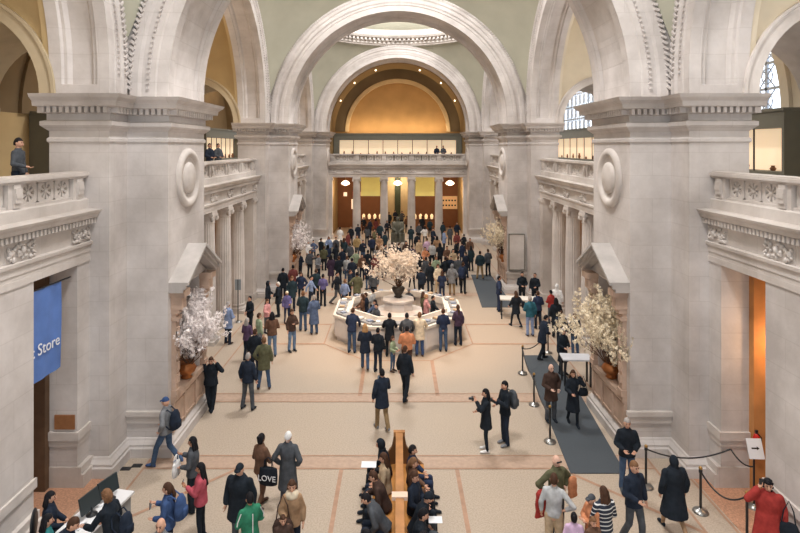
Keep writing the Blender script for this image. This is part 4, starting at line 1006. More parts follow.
PEOPLE = []; OBST = [(s_*8.02, y_, .45) for k_ in (0, 1) for s_ in (-1, 1) for y_ in COLY[k_][1:-1]]+[(x_, YE+.28, .45) for x_ in (-3.69, -1.23, 1.23, 3.69)]+[(-5.5, 42.0, .75), (-4.8, 42.0, .75), (0, 44.2, .95), (5.4, 26.9, .5), (6.2, 26.9, .5)]
def person(xh, yh, h, face, legs, aL, aR, top, tc, bot, bc, sc, hair, hc, skin, label, lvl=1, build='m', lean=0, turn=0, floor=0.0, group=None, at=None, name='person'):
    """xh,yh: where the top of the head sits in the photograph; face: 0 towards the viewer, 90 to the right, 180 away"""
    zt = floor+h*(.765 if legs.startswith('sit') else 1.0)
    if at: X, Y = at
    else: X, Y = gp(xh, yh, zt-(1-cos(radians(lean)))*.7)
    if floor == 0 and 20 < Y < 29 and not at:            # keep visitors outside the desk
        ap = max(X*cos(pi/4*q)+(Y-YD)*sin(pi/4*q) for q in range(8))
        if 1.2 < ap < 3.02: X *= 3.02/ap; Y = YD+(Y-YD)*3.02/ap
    if floor == 0 and not at and lvl < 2:                # nobody stands inside a neighbour, a column or a table
        for _ in range(8):
            for ox, oy, orad in OBST+[(p[1], p[2], .27) for p in PEOPLE if abs(p[2]-Y) < 1.5 and p[0].location.z < 1]:
                dx, dy = X-ox, Y-oy; ds = sqrt(dx*dx+dy*dy); need = orad+.27
                if ds < need:
                    if ds < .01: dx, dy, ds = .01, .01, .014
                    X += dx/ds*(need-ds)*.6; Y += dy/ds*(need-ds)*1.0
    ms = person_meshes(legs, aL, aR, top, bot, hair, build, lean, lvl, turn)
    sc_ = h/1.725; rz = radians(face)
    off = Vector((0, -sin(radians(lean))*.72*sc_, 0)); off.rotate(Matrix.Rotation(rz, 3, 'Z').to_euler())
    if not at: X -= off.x; Y -= off.y
    e = bpy.data.objects.new(name, None); C.objects.link(e); e.empty_display_size = .2
    e.location = (X, Y, floor); e.rotation_euler[2] = rz; e.scale = (sc_,)*3
    tag(e, label, 'person', group)
    def part(nm, me, mm):
        o = bpy.data.objects.new(nm, me); C.objects.link(o); o.parent = e
        o.material_slots[0].link = 'OBJECT'; o.material_slots[0].material = mm; return o
    part('body', ms['body'], skm(skin))
    part(GN[top], ms['top'], tc if not isinstance(tc, str) else cmat(tc)); part('trousers', ms['trousers'], cmat(bc)); [part('shoe', q, cmat(sc)) for q in ms['shoes']]
    if 'hair' in ms: part(HN.get(hair, 'hair'), ms['hair'], cmat(hc, 'hair' if hair not in HN else 'cloth'))
    PEOPLE.append((e, X, Y)); return e
def bag(e, kind, col, label, dx=0, dy=0, dz=0, cat='bag', size=1.0, rz=0):
    """a bag carried by person e, placed in the person's own frame"""
    M = Matrix.Translation(e.location) @ Matrix.Rotation(e.rotation_euler[2], 4, 'Z'); sc = e.scale[0]*size
    p = M @ Vector((dx, dy, dz)); b = empty(kind, p, label, cat, e.rotation_euler[2]+rz); b.scale = (sc,)*3; m = cmat(col)
    mb = MB()
    if kind == 'backpack':
        mb.loft([[(w*cos(2*pi*k/14)*(1.0), d*max(-.5, sin(2*pi*k/14)), z) for k in range(14)] for z, w, d in ((-.24, .10, .05), (-.21, .15, .11), (-.05, .165, .13), (.12, .15, .11), (.21, .11, .07), (.24, .05, .03))]); mb.build('body', m, b)
        mb = MB(); mb.loft([[(w*cos(2*pi*k/12), .10+d*max(-.3, sin(2*pi*k/12)), z) for k in range(12)] for z, w, d in ((-.19, .08, .03), (-.16, .11, .06), (-.02, .11, .06), (.01, .08, .03))]); mb.build('pocket', m, b)
        for s in (-1, 1):
            mb = MB(); mb.tube([(s*.09, -.04, .2), (s*.10, -.14, .27), (s*.11, -.27, .16), (s*.12, -.24, -.06), (s*.13, -.06, -.2)], .016, 6); mb.build('strap', m, b)
    elif kind == 'tote_bag':
        mb.loft([[(w*cos(2*pi*k/16), d*sin(2*pi*k/16), z) for k in range(16)] for z, w, d in ((-.19, .15, .05), (-.17, .19, .075), (0, .20, .085), (.13, .19, .06), (.15, .18, .05))]); mb.build('body', m, b)
        for s in (-1, 1): mb = MB(); mb.tube([(-.09, s*.03, .13), (-.07, s*.02, .3), (0, 0, .36), (.07, s*.02, .3), (.09, s*.03, .13)], .009, 6); mb.build('handle', m, b)
    elif kind == 'shoulder_bag':
        mb.loft([[(w*cos(2*pi*k/14), d*sin(2*pi*k/14), z) for k in range(14)] for z, w, d in ((-.13, .10, .04), (-.11, .15, .065), (.0, .16, .07), (.10, .12, .05), (.12, .08, .03))]); mb.build('body', m, b)
        mb = MB(); mb.tube([(-.10, 0, .09), (-.07, -.02, .32), (0, -.04, .50), (.07, -.02, .32), (.10, 0, .09)], .010, 6); mb.build('strap', m, b)
    elif kind == 'camera':
        mb.box(-.065, .065, -.03, .03, -.045, .04); mb.build('body', BLACKM, b); mb = MB(); M2 = Matrix.Rotation(pi/2, 4, 'X'); mb.add([], []); mb.tube([(0, -.03, 0), (0, -.11, 0)], [.036, .034], 12); mb.build('lens', BLACKM, b)
    elif kind == 'phone':
        mb.box(-.037, .037, -.006, .006, -.07, .07); mb.build('body', BLACKM, b); mb = MB(); mb.box(-.033, .033, .0062, .0075, -.063, .063); mb.build('screen', mat('phone_screen', (150, 170, 190), .2, 0), b)
    elif kind == 'paper':
        mb.box(-.15, .15, -.2, .2, -.004, .004); mb.build('sheet', WHITEP, b)
    elif kind == 'folded_jacket':
        mb.loft([[(w*cos(2*pi*k/14), d*sin(2*pi*k/14), z) for k in range(14)] for z, w, d in ((-.40, .14, .02), (-.37, .17, .045), (-.25, .13, .07), (-.12, .16, .05), (.0, .12, .08), (.08, .13, .07), (.13, .09, .05), (.15, .04, .02))]); mb.build('body', m, b)
    return b
P = person
# ------------------------------------------------ front left
a = P(166, 397, 1.78, 262, 'walk', 'pocket', 'swf', 'jacket', 'grey', 'jeans', 'denim', 'bblue', 'cap', 'bblue', 'l', 'man in a blue cap and grey jacket striding left beside the near left pier', 2)
bag(a, 'backpack', 'dnavy', 'dark navy backpack worn by the man in the blue cap', 0, .24, 1.22)
a = P(211, 357, 1.66, 10, 'cross', 'ear', 'ear', 'jacket', 'black', 'loose', 'black', 'black', 'bun', 'hbrown', 'l', 'woman in black with both hands at her head beside the left niche pedestal', 2, 'w')
a = P(248, 353, 1.76, 165, 'apart', 'down', 'down', 'jacket', 'dnavy', 'jeans', 'dgrey', 'black', 'short', 'hgrey', 'l', 'grey-haired man in a dark suit standing back to the viewer left of centre', 2)
a = P(193, 437, 1.66, 268, 'stand', 'front', 'phone', 'jacket', 'dgrey', 'loose', 'black', 'black', 'bob', 'hblack', 'm', 'woman with short black hair and grey hooded top holding a white bag', 2, 'f')
bag(a, 'tote_bag', 'white', 'white carrier bag held out by the woman in the grey hooded top', .05, -.36, .98, 'bag', .9)
a = P(201, 463, 1.62, 275, 'stand', 'phone', 'front', 'jacket', 'rose', 'slim', 'black', 'black', 'long', 'hblack', 'm', 'woman in a rose red padded waistcoat and black leggings', 2, 'f')
bag(a, 'phone', 'black', 'black phone held by the woman in the rose red waistcoat', 0, -.36, 1.22, 'phone')
a = P(168, 483, 1.66, 270, 'stand', 'front', 'phone', 'jacket', 'bblue', 'slim', 'dnavy', 'black', 'tail', 'hbrown', 'l', 'woman with a brown ponytail and blue jacket looking at her phone', 2, 'f')
bag(a, 'backpack', 'bblue', 'blue backpack on the woman with the brown ponytail', 0, .23, 1.2); bag(a, 'phone', 'black', 'dark phone in the hand of the woman with the brown ponytail', -.04, -.36, 1.2, 'phone')
a = P(161, 518, 1.74, 0, 'stand', 'down', 'down', 'jacket', 'grey', 'jeans', 'dgrey', 'black', 'bald', 'black', 'l', 'bald man whose head shows at the lower edge left of centre', 2)
a = P(240, 463, 1.78, -12, 'stand', 'down', 'down', 'coat', 'black', 'jeans', 'dgrey', 'black', 'cap', 'black', 'l', 'man in a black cap and long black jacket facing the viewer', 2, 'w')
a = P(250, 493, 1.62, 215, 'stand', 'front', 'front', 'jacket', 'green', 'jeans', 'dgrey', 'black', 'short', 'hblack', 'm', 'person in a bright green track jacket with white stripes', 2)
st_ = MB()
for s in (-1, 1): st_.tube([(s*.20, .05, 1.40), (s*.275, .05, 1.24), (s*.27, -.0, 1.10)], .012, 6)
st_.tube([(0, .155, 1.38), (0, .16, 1.0)], .010, 6); st_.build('sleeve_stripe', cmat('white'), a)
a = P(261, 434, 1.68, 150, 'step', 'front', 'fold', 'jacket', 'brown', 'slim', 'brown', 'dbrown', 'bun', 'hblack', 'd', 'woman in a brown jacket and leggings carrying a black lettered tote bag', 2, 'f')
b = bag(a, 'tote_bag', 'black', 'black tote bag with large white letters on the woman in brown', -.26, .04, .84, size=1.15, rz=radians(18))
lt = text_mesh('LOVE', .16, 'lettering', WHITEP, b, Matrix.Translation((-.17, .088, -.06)) @ Matrix.Identity(4))
lt.data.transform(Matrix.Translation((0, .09, -.06)).inverted() @ Matrix.Identity(4)) if 0 else None
lt.data.transform(Matrix.Translation((.17, -.088, .06))); lt.data.transform(Matrix.Translation((.19, .09, -.07)) @ Matrix.Rotation(pi, 4, 'Z') @ Matrix.Rotation(pi/2, 4, 'X'))
a = P(288, 432, 1.72, 172, 'stand', 'pocket', 'pocket', 'long', 'dgrey', 'loose', 'dgrey', 'black', 'wool', 'white', 'l', 'person in a white knitted hat and long grey coat, back to the viewer', 2)
a = P(292, 480, 1.68, 8, 'stand', 'down', 'front', 'jacket', 'tan', 'jeans', 'dnavy', 'black', 'bob', 'hbrown', 'l', 'woman in a tan jacket with a cream scarf near the lower edge', 2, 'f')
sc = MB(); sc.lathe([(.07, 1.36), (.13, 1.40), (.135, 1.46), (.10, 1.52), (.07, 1.53)], 16); sc.build('scarf', cmat('cream'), a)
bag(a, 'shoulder_bag', 'dbrown', 'dark brown shoulder bag held in front by the woman in the tan jacket', -.16, -.24, .95, size=1.3)
a = P(283, 515, 1.30, 20, 'stand', 'down', 'down', 'jacket', 'dbrown', 'jeans', 'black', 'black', 'short', 'hbrown', 'l', 'dark-haired child beside the woman in the tan jacket', 2)
# ------------------------------------------------ ticket counter
a = P(54, 499, 1.70, 110, 'sit', 'lap', 'lap', 'jacket', 'dnavy', 'jeans', 'black', 'black', 'bob', 'hblack', 'l', 'dark-haired person in navy seated behind the woman in teal', 2, 'f', at=(-7.0, 11.2))
a = P(50, 511, 1.70, 125, 'sit', 'front', 'lap', 'shirt', 'turq', 'jeans', 'black', 'black', 'bob', 'hblack', 'l', 'woman in a teal top with black hair seated at the lower left counter', 2, 'f', at=(-6.62, 10.5))
a = P(74, 517, 1.76, 100, 'stand', 'lean', 'lean', 'jacket', 'dnavy', 'jeans', 'black', 'black', 'short', 'hbrown', 'l', 'man in a dark suit bending over the lower left counter', 2, 'm', lean=32)
a = P(107, 490, 1.70, 255, 'stand', 'reach', 'front', 'jacket', 'black', 'jeans', 'dnavy', 'black', 'curly', 'hlbrown', 'l', 'person with curly brown hair in a black jacket leaning at the counter', 2, 'm', lean=10)
bag(a, 'backpack', 'dnavy', 'black backpack on the curly-haired person at the counter', 0, .30, 1.12, size=.9)
# ------------------------------------------------ centre foreground
a = P(382, 369, 1.76, 205, 'step', 'down', 'phone', 'coat', 'dnavy', 'jeans', 'khaki', 'grey', 'short', 'hblack', 'l', 'man in a dark coat and khaki trousers walking away between desk and bench', 2)
bag(a, 'phone', 'black', 'phone held up by the man in khaki trousers', -.05, -.36, 1.36, 'phone')
a = P(405, 346, 1.76, 150, 'step', 'down', 'down', 'jacket', 'black', 'jeans', 'black', 'black', 'short', 'hbrown', 'l', 'man all in black behind the one in the orange shirt, nearer the viewer', 2)
a = P(486, 389, 1.68, 268, 'stand', 'cam', 'front', 'coat', 'black', 'slim', 'black', 'white', 'bob', 'hblack', 'l', 'woman in black with white shoes holding a camera, right of centre', 2, 'f')
bag(a, 'camera', 'black', 'small camera held by the woman with white shoes', 0, -.36, 1.42, 'camera')
a = P(505, 381, 1.76, 285, 'stand', 'phone', 'front', 'jacket', 'black', 'jeans', 'dnavy', 'grey', 'short', 'hblack', 'l', 'man in a black jacket wearing a backpack, beside the woman with white shoes', 2)
bag(a, 'backpack', 'dgrey', 'dark backpack on the man beside the woman with white shoes', 0, .24, 1.24); bag(a, 'camera', 'black', 'camera held at the chest by the man with the dark backpack', 0, -.36, 1.28, 'camera')
# ------------------------------------------------ bench
B_ = 'people seated on the double bench'
def S(xh, Y, side, legs, aL, aR, top, tc, bc, hair, hc, skin, label, build='m', lean=0, face=None):
    a = P(0, 0, 1.70, side*90 if face is None else face, legs, aL, aR, top, tc, 'jeans', bc, 'black', hair, hc, skin, label, 2, build, lean, at=(side*.30, Y))
    return a
a = S(380, 13.25, -1, 'sit', 'front', 'lap', 'jacket', 'black', 'black', 'hood', 'black', 'l', 'person in a black hood reading a sheet at the far end of the bench', 'm', 12); bag(a, 'paper', 'white', 'white map held by the hooded person on the bench', 0, -.42, .69, 'paper', .9)
S(388, 12.62, -1, 'sit', 'lap', 'lap', 'coat', 'beige', 'dnavy', 'long', 'hbrown', 'l', 'woman in a beige coat with long hair on the left side of the bench', 'f', 4)
a = S(388, 12.0, -1, 'sitw', 'lap', 'phone', 'jacket', 'dbrown', 'black', 'short', 'hbrown', 'l', 'brown-haired person in dark brown next to the beige coat on the bench', 'm', 22)
S(379, 11.35, -1, 'sit', 'lap', 'lap', 'jacket', 'dgrey', 'dnavy', 'short', 'hblack', 'l', 'person bent forward in a charcoal jacket on the left side of the bench', 'm', 34)
S(370, 10.2, -1, 'sit', 'lap', 'lap', 'shirt', 'white', 'black', 'short', 'hblack', 'l', 'person in a white shirt at the lower edge, left side of the bench', 'm', 26)
S(411, 12.95, 1, 'sit', 'lap', 'lap', 'jacket', 'navy', 'navy', 'short', 'hblack', 'l', 'black-haired person in navy, farthest on the right side of the bench')
S(416, 12.42, 1, 'sit', 'lap', 'lap', 'jacket', 'brown', 'black', 'tail', 'hlbrown', 'l', 'person with light brown hair second from the far end, right side of the bench', 'f')
S(415, 11.9, 1, 'sit', 'lap', 'lap', 'jacket', 'dnavy', 'black', 'long', 'hbrown', 'l', 'long-haired woman in dark clothes looking up, right side of the bench', 'f', 0, 60)
a = S(425, 11.3, 1, 'sitw', 'lap', 'lap', 'jacket', 'black', 'dgrey', 'wool', 'black', 'l', 'person in a black knitted hat bent forward on the right side of the bench', 'm', 24)
bag(a, 'paper', 'white', 'white map on the lap of the person in the black knitted hat', 0, -.42, .68, 'paper', .7)
S(412, 10.7, 1, 'sit', 'lap', 'lap', 'jacket', 'black', 'black', 'short', 'hblack', 'l', 'person with black tousled hair by the rail plate, right side of the bench', 'm', 12)
S(412, 10.05, 1, 'sit', 'lap', 'lap', 'jacket', 'dgrey', 'black', 'bob', 'hblack', 'l', 'person in dark grey nearest the viewer on the right side of the bench', 'f', 10)
mb = MB(); mb.ell((0, 0, .0), (.26, .22, .17), 16, 10); o = mb.build('shoulder_bag', cmat('dnavy'), None, (-.78, 11.0, .17)); tag(o, 'dark bag lying on the floor left of the bench', 'bag')
# ------------------------------------------------ front right
a = P(551, 364, 1.72, 10, 'stand', 'pocket', 'front', 'coat', 'dbrown', 'jeans', 'dgrey', 'black', 'bald', 'black', 'p', 'bald man in a dark brown leather jacket on the grey carpet', 2)
a = P(573, 370, 1.62, 0, 'step', 'ear', 'front', 'long', 'black', 'slim', 'black', 'black', 'bob', 'hbrown', 'l', 'woman in a knee-length black coat beside the bald man on the carpet', 2, 'f')
bag(a, 'shoulder_bag', 'black', 'black handbag of the woman on the grey carpet', .30, .0, .98)
a = P(627, 418, 1.74, 350, 'stand', 'front', 'front', 'jacket', 'black', 'jeans', 'denim', 'dgrey', 'short', 'hgrey', 'l', 'grey-haired man in a black jacket and jeans at the near right pier corner', 2)
a = P(634, 461, 1.76, 20, 'step', 'down', 'front', 'jacket', 'dnavy', 'jeans', 'dgrey', 'black', 'short', 'hlbrown', 'l', 'man in a dark jacket and grey jeans left of the woman in the wide coat', 2)
a = P(674, 456, 1.66, 185, 'walk', 'down', 'down', 'long', 'black', 'slim', 'tan', 'black', 'scarf', 'black', 'l', 'woman in a wide black coat and headscarf walking away by the ropes', 2, 'w')
a = P(556, 455, 1.76, 25, 'stand', 'hip', 'hip', 'jacket', 'olive', 'loose', 'dgrey', 'black', 'bald', 'black', 'p', 'bald man with dark glasses and olive jacket at the lower right', 2)
gl = MB(); gl.box(-.062, .062, -.108, -.094, 1.612, 1.640); gl.build('sunglasses', BLACKM, a)
bag(a, 'folded_jacket', 'red', 'red jacket hanging over the arm of the bald man in olive', -.40, -.02, 1.0, 'jacket')
bag(a, 'folded_jacket', 'orange', 'orange jacket over the other arm of the bald man in olive', .40, -.05, 1.12, 'jacket', .8)
a = P(554, 474, 1.70, 160, 'stand', 'down', 'hip', 'shirt', 'lgrey', 'loose', 'beige', 'brown', 'short', 'hbrown', 'l', 'man in a pale grey shirt and beige trousers, back to the viewer', 2)
a = P(574, 513, 1.30, 170, 'stand', 'down', 'down', 'shirt', 'lilac', 'slim', 'dgrey', 'black', 'bun', 'hblack', 'l', 'small child in a lilac top at the lower edge', 2)
a = P(592, 494, 1.48, 285, 'stand', 'fold', 'fold', 'jacket', 'orange', 'jeans', 'dgrey', 'black', 'cap', 'dgrey', 'l', 'child in an orange jacket and grey cap with folded arms', 2)
STRM = bpy.data.materials.new('striped_knit'); STRM.use_nodes = True; nt = STRM.node_tree; tcn = nt.nodes.new('ShaderNodeTexCoord'); sx_ = nt.nodes.new('ShaderNodeSeparateXYZ'); nt.links.new(tcn.outputs['Object'], sx_.inputs[0])
m1 = nt.nodes.new('ShaderNodeMath'); m1.operation = 'MULTIPLY'; m1.inputs[1].default_value = 12.5; nt.links.new(sx_.outputs[2], m1.inputs[0]); m2 = nt.nodes.new('ShaderNodeMath'); m2.operation = 'FRACT'; nt.links.new(m1.outputs[0], m2.inputs[0])
m3 = nt.nodes.new('ShaderNodeMath'); m3.operation = 'GREATER_THAN'; m3.inputs[1].default_value = .72; nt.links.new(m2.outputs[0], m3.inputs[0]); mx_ = nt.nodes.new('ShaderNodeMix'); mx_.data_type = 'RGBA'; nt.links.new(m3.outputs[0], mx_.inputs[0])
mx_.inputs[6].default_value = lin(COL['dnavy']); mx_.inputs[7].default_value = lin((214, 214, 214)); nt.links.new(mx_.outputs[2], nt.nodes['Principled BSDF'].inputs['Base Color']); nt.nodes['Principled BSDF'].inputs['Roughness'].default_value = .9
a = P(604, 487, 1.66, 195, 'stand', 'front', 'front', 'jacket', STRM, 'jeans', 'dgrey', 'black', 'bob', 'hbrown', 'l', 'person in a navy top with white stripes at the lower right', 2)
a = P(593, 517, 1.30, 10, 'stand', 'down', 'down', 'jacket', 'brown', 'jeans', 'dgrey', 'black', 'long', 'hlbrown', 'l', 'light-haired child between the orange jacket and the stripes', 2, 'f')
a = P(768, 479, 1.68, 335, 'stand', 'down', 'ear', 'long', 'red', 'loose', 'black', 'black', 'curly', 'hblack', 'l', 'woman in a long red coat holding a phone to her ear', 2, 'w')
bag(a, 'shoulder_bag', 'black', 'black handbag carried by the woman in the red coat', .32, -.08, .82, size=1.2); bag(a, 'phone', 'black', 'phone at the ear of the woman in the red coat', -.12, -.06, 1.62, 'phone')
# ------------------------------------------------ middle left
M1 = [
 (228, 302, 1.75, 150, 'stand', 'front', 'front', 'coat', 'lblue', 'jeans', 'dnavy', 'short', 'hgrey', 'man in a pale blue jacket standing by the near left columns'),
 (250, 296, 1.66, 320, 'stand', 'front', 'down', 'jacket', 'black', 'jeans', 'black', 'short', 'hblack', 'person in a black jacket right of the pale blue jacket'),
 (247, 318, 1.64, 150, 'stand', 'front', 'front', 'jacket', 'purple', 'jeans', 'dnavy', 'bob', 'hgrey', 'person in a purple jacket in the cluster right of the near left columns'),
 (259, 313, 1.68, 130, 'stand', 'front', 'down', 'shirt', 'lgreen', 'jeans', 'grey', 'short', 'hbrown', 'person in a pale green top between purple and tan jackets'),
 (271, 312, 1.74, 190, 'stand', 'front', 'front', 'jacket', 'brown', 'jeans', 'ldenim', 'bob', 'hblack', 'person in a brown jacket and pale jeans at the right of the left cluster'),
 (255, 329, 1.72, 170, 'stand', 'down', 'front', 'coat', 'black', 'jeans', 'dnavy', 'short', 'hbrown', 'man in a black coat just behind the olive jacket'),
 (264, 337, 1.76, 185, 'apart', 'pocket', 'down', 'coat', 'olive', 'jeans', 'denim', 'short', 'hlbrown', 'man in an olive brown jacket beside the grey-haired man in a suit'),
 (292, 309, 1.70, 40, 'stand', 'fold', 'down', 'jacket', 'dbrown', 'jeans', 'ldenim', 'tail', 'hbrown', 'woman in a brown jacket and pale flared jeans standing alone'),
 (303, 291, 1.78, 175, 'stand', 'front', 'down', 'jacket', 'teal', 'jeans', 'denim', 'short', 'hlbrown', 'tall man in a dark teal jacket and jeans left of the desk'),
 (314, 295, 1.72, 200, 'stand', 'down', 'front', 'long', 'blue', 'jeans', 'denim', 'short', 'hgrey', 'person in a long blue coat beside the tall man in teal'),
 (268, 281, 1.70, 90, 'stand', 'front', 'down', 'jacket', 'black', 'jeans', 'dnavy', 'hood', 'black', 'person in a black hood at the foot of the second left pier'),
 (278, 282, 1.68, 280, 'stand', 'front', 'front', 'coat', 'black', 'jeans', 'black', 'short', 'hwhite', 'white-haired person in black facing the black hood'),
 (287, 291, 1.50, 20, 'stand', 'front', 'down', 'jacket', 'violet', 'slim', 'navy', 'wool', 'cream', 'child in a violet top and cream hat'),
 (267, 299, 1.50, 60, 'stand', 'down', 'front', 'jacket', 'pink', 'jeans', 'dgrey', 'bob', 'hbrown', 'child in a dusty pink top below the black hood'),
 (292, 276, 1.74, 20, 'stand', 'down', 'down', 'coat', 'teal', 'jeans', 'dnavy', 'bob', 'hlbrown', 'person in an open teal grey coat behind the violet child'),
 (283, 268, 1.72, 180, 'stand', 'down', 'down', 'coat', 'black', 'jeans', 'black', 'short', 'hblack', 'person in a black coat with back to the viewer left of the maroon jacket'),
 (293, 265, 1.72, 200, 'stand', 'down', 'front', 'jacket', 'maroon', 'jeans', 'dgrey', 'short', 'hblack', 'person in a maroon jacket left of the podium foot'),
 (301, 272, 1.68, 350, 'stand', 'pocket', 'pocket', 'jacket', 'navy', 'slim', 'black', 'bob', 'hbrown', 'person in a puffy navy jacket beside the maroon jacket'),
 (311, 276, 1.66, 80, 'walk', 'swf', 'swb', 'shirt', 'lblue', 'jeans', 'dnavy', 'short', 'hblack', 'person in a light blue top walking right behind the teal jacket'),
 (316, 269, 1.74, 170, 'stand', 'down', 'front', 'jacket', 'teal', 'jeans', 'black', 'short', 'hbrown', 'man in a dark green jacket left of the violet shirt'),
 (323, 274, 1.66, 170, 'stand', 'front', 'front', 'shirt', 'violet', 'jeans', 'black', 'short', 'hblack', 'person in a violet blue shirt and black trousers'),
 (337, 272, 1.72, 80, 'walk', 'swf', 'swb', 'jacket', 'black', 'jeans', 'dgrey', 'short', 'hblack', 'person in black striding right toward the back of the desk'),
 (345, 279, 1.66, 150, 'stand', 'down', 'front', 'shirt', 'lblue', 'jeans', 'dnavy', 'short', 'hlbrown', 'person in a light blue shirt at the back left of the desk'),
 (350, 270, 1.70, 100, 'stand', 'front', 'down', 'jacket', 'dnavy', 'jeans', 'black', 'short', 'hbrown', 'person in dark navy behind the light blue shirt by the desk'),
 (357, 272, 1.74, 190, 'apart', 'hip', 'down', 'coat', 'olive', 'jeans', 'dnavy', 'short', 'hblack', 'man in an olive grey coat with back turned behind the desk'),
 (318, 254, 1.70, 60, 'stand', 'down', 'front', 'jacket', 'grey', 'jeans', 'dnavy', 'bob', 'hblack', 'person in a grey jacket right of the podium'),
 (331, 255, 1.70, 180, 'stand', 'down', 'down', 'long', 'plum', 'slim', 'plum', 'bob', 'hblack', 'woman in a long plum coat with back turned'),
 (347, 256, 1.68, 160, 'stand', 'down', 'front', 'shirt', 'lgrey', 'jeans', 'denim', 'short', 'hbrown', 'person in a pale grey top right of the plum coat'),
 (368, 250, 1.74, 170, 'stand', 'front', 'down', 'coat', 'black', 'jeans', 'black', 'short', 'hblack', 'person in a black coat left of the big blossoms'),
 # desk visitors
 (358, 306, 1.76, 170, 'stand', 'lean', 'lean', 'jacket', 'navy', 'jeans', 'denim', 'short', 'hbrown', 'man in a navy jacket leaning on the front left of the desk'),
 (365, 324, 1.68, 185, 'step', 'front', 'front', 'coat', 'dnavy', 'jeans', 'denim', 'bob', 'hblond', 'fair-haired person in a dark parka at the front left of the desk'),
 (375, 327, 1.62, 160, 'stand', 'front', 'down', 'jacket', 'black', 'jeans', 'dnavy', 'short', 'hblack', 'person in black right of the fair-haired one at the desk'),
 (390, 312, 1.70, 180, 'stand', 'lean', 'lean', 'coat', 'black', 'jeans', 'black', 'short', 'hblack', 'person in a black coat at the front centre of the desk'),
 (392, 336, 1.30, 60, 'stand', 'front', 'front', 'shirt', 'lgreen', 'slim', 'denim', 'bob', 'hbrown', 'child in a pale green top and jeans before the desk'),
 (407, 326, 1.74, 180, 'stand', 'front', 'front', 'shirt', 'orange', 'jeans', 'dbrown', 'short', 'hblack', 'broad man in an orange shirt at the desk front'),
 (406, 311, 1.72, 180, 'stand', 'lean', 'lean', 'jacket', 'dgrey', 'jeans', 'black', 'short', 'hblack', 'person in charcoal leaning on the desk behind the orange shirt'),
 (418, 312, 1.72, 175, 'stand', 'lean', 'lean', 'coat', 'cream', 'jeans', 'bblue', 'short', 'hlbrown', 'man in a cream jacket and blue jeans at the desk front'),
 (442, 308, 1.72, 175, 'stand', 'front', 'front', 'shirt', 'navy', 'jeans', 'denim', 'short', 'hbrown', 'man in a navy shirt and jeans at the front right of the desk'),
 (454, 304, 1.68, 190, 'stand', 'front', 'down', 'jacket', 'plum', 'jeans', 'dnavy', 'tail', 'hbrown', 'woman in a plum jacket at the right corner of the desk'),
 # middle right
 (442, 271, 1.55, 190, 'stand', 'front', 'front', 'jacket', 'navy', 'jeans', 'navy', 'bob', 'hbrown', 'youngster in navy behind the right side of the desk'),
 (452, 264, 1.72, 170, 'stand', 'down', 'pocket', 'coat', 'grey', 'jeans', 'khaki', 'hood', 'grey', 'person in a grey hooded coat behind the right side of the desk'),
 (463, 262, 1.76, 150, 'stand', 'front', 'front', 'jacket', 'dnavy', 'jeans', 'black', 'short', 'hbrown', 'man in dark navy carrying a backpack right of the grey hood'),
 (430, 262, 1.70, 200, 'stand', 'down', 'down', 'coat', 'black', 'jeans', 'dnavy', 'short', 'hbrown', 'person in a long black jacket just right of the big blossoms'),
 (438, 264, 1.66, 20, 'stand', 'front', 'down', 'jacket', 'cream', 'jeans', 'beige', 'bob', 'hbrown', 'woman in a cream jacket between two dark coats right of the blossoms'),
 (499, 276, 1.76, 95, 'stand', 'down', 'hip', 'jacket', 'navy', 'jeans', 'navy', 'short', 'hblack', 'man in a navy uniform left of the long guard table'),
 (522, 272, 1.74, 10, 'stand', 'front', 'front', 'jacket', 'black', 'jeans', 'black', 'short', 'hblack', 'guard in black behind the long table, left one'),
 (535, 273, 1.74, 330, 'stand', 'front', 'down', 'jacket', 'black', 'jeans', 'black', 'short', 'hbrown', 'guard in black behind the long table, right one'),
 (516, 291, 1.66, 200, 'walk', 'swf', 'swb', 'coat', 'black', 'slim', 'black', 'bob', 'hbrown', 'person in black walking before the long guard table'),
 (530, 296, 1.74, 185, 'stand', 'front', 'down', 'jacket', 'bluegreen', 'jeans', 'lblue', 'short', 'hgrey', 'man in a blue-green jacket and pale jeans by the guard table'),
 (538, 291, 1.70, 190, 'stand', 'down', 'front', 'jacket', 'navy', 'jeans', 'dnavy', 'short', 'hbrown', 'man in navy half hidden behind the blue-green jacket'),
 (546, 315, 1.72, 110, 'step', 'front', 'front', 'coat', 'dnavy', 'jeans', 'black', 'short', 'hblack', 'man in a dark coat leaning right at the upper end of the carpet'),
 (556, 298, 1.70, 180, 'stand', 'down', 'front', 'coat', 'black', 'jeans', 'black', 'bob', 'hblack', 'person in a black coat before the right columns'),
 (561, 311, 1.68, 160, 'stand', 'front', 'down', 'jacket', 'dnavy', 'jeans', 'dnavy', 'short', 'hbrown', 'person in dark blue behind the patterned dress'),
 (563, 328, 1.68, 20, 'stand', 'front', 'front', 'dress', 'black', 'slim', 'black', 'bob', 'hgrey', 'woman in a black dress facing the viewer by the small grey table'),
 (573, 313, 1.66, 200, 'stand', 'down', 'front', 'jacket', 'dgrey', 'jeans', 'denim', 'short', 'hbrown', 'person in charcoal and jeans left of the near right blossoms'),
 (557, 284, 1.74, 150, 'stand', 'down', 'down', 'coat', 'white', 'jeans', 'lgrey', 'hood', 'white', 'person in a white hooded coat before the right columns'),
 (551, 290, 1.55, 200, 'stand', 'front', 'down', 'jacket', 'red', 'jeans', 'dgrey', 'short', 'hblack', 'child in red beside the white hooded coat'),
 (480, 251, 1.74, 180, 'apart', 'down', 'down', 'jacket', 'teal', 'jeans', 'khaki', 'short', 'hblack', 'man in a teal jacket left of the farthest right blossoms'),
 (488, 249, 1.72, 200, 'stand', 'down', 'front', 'jacket', 'dgrey', 'jeans', 'black', 'short', 'hbrown', 'person in charcoal beside the teal jacket at the far right blossoms'),
]
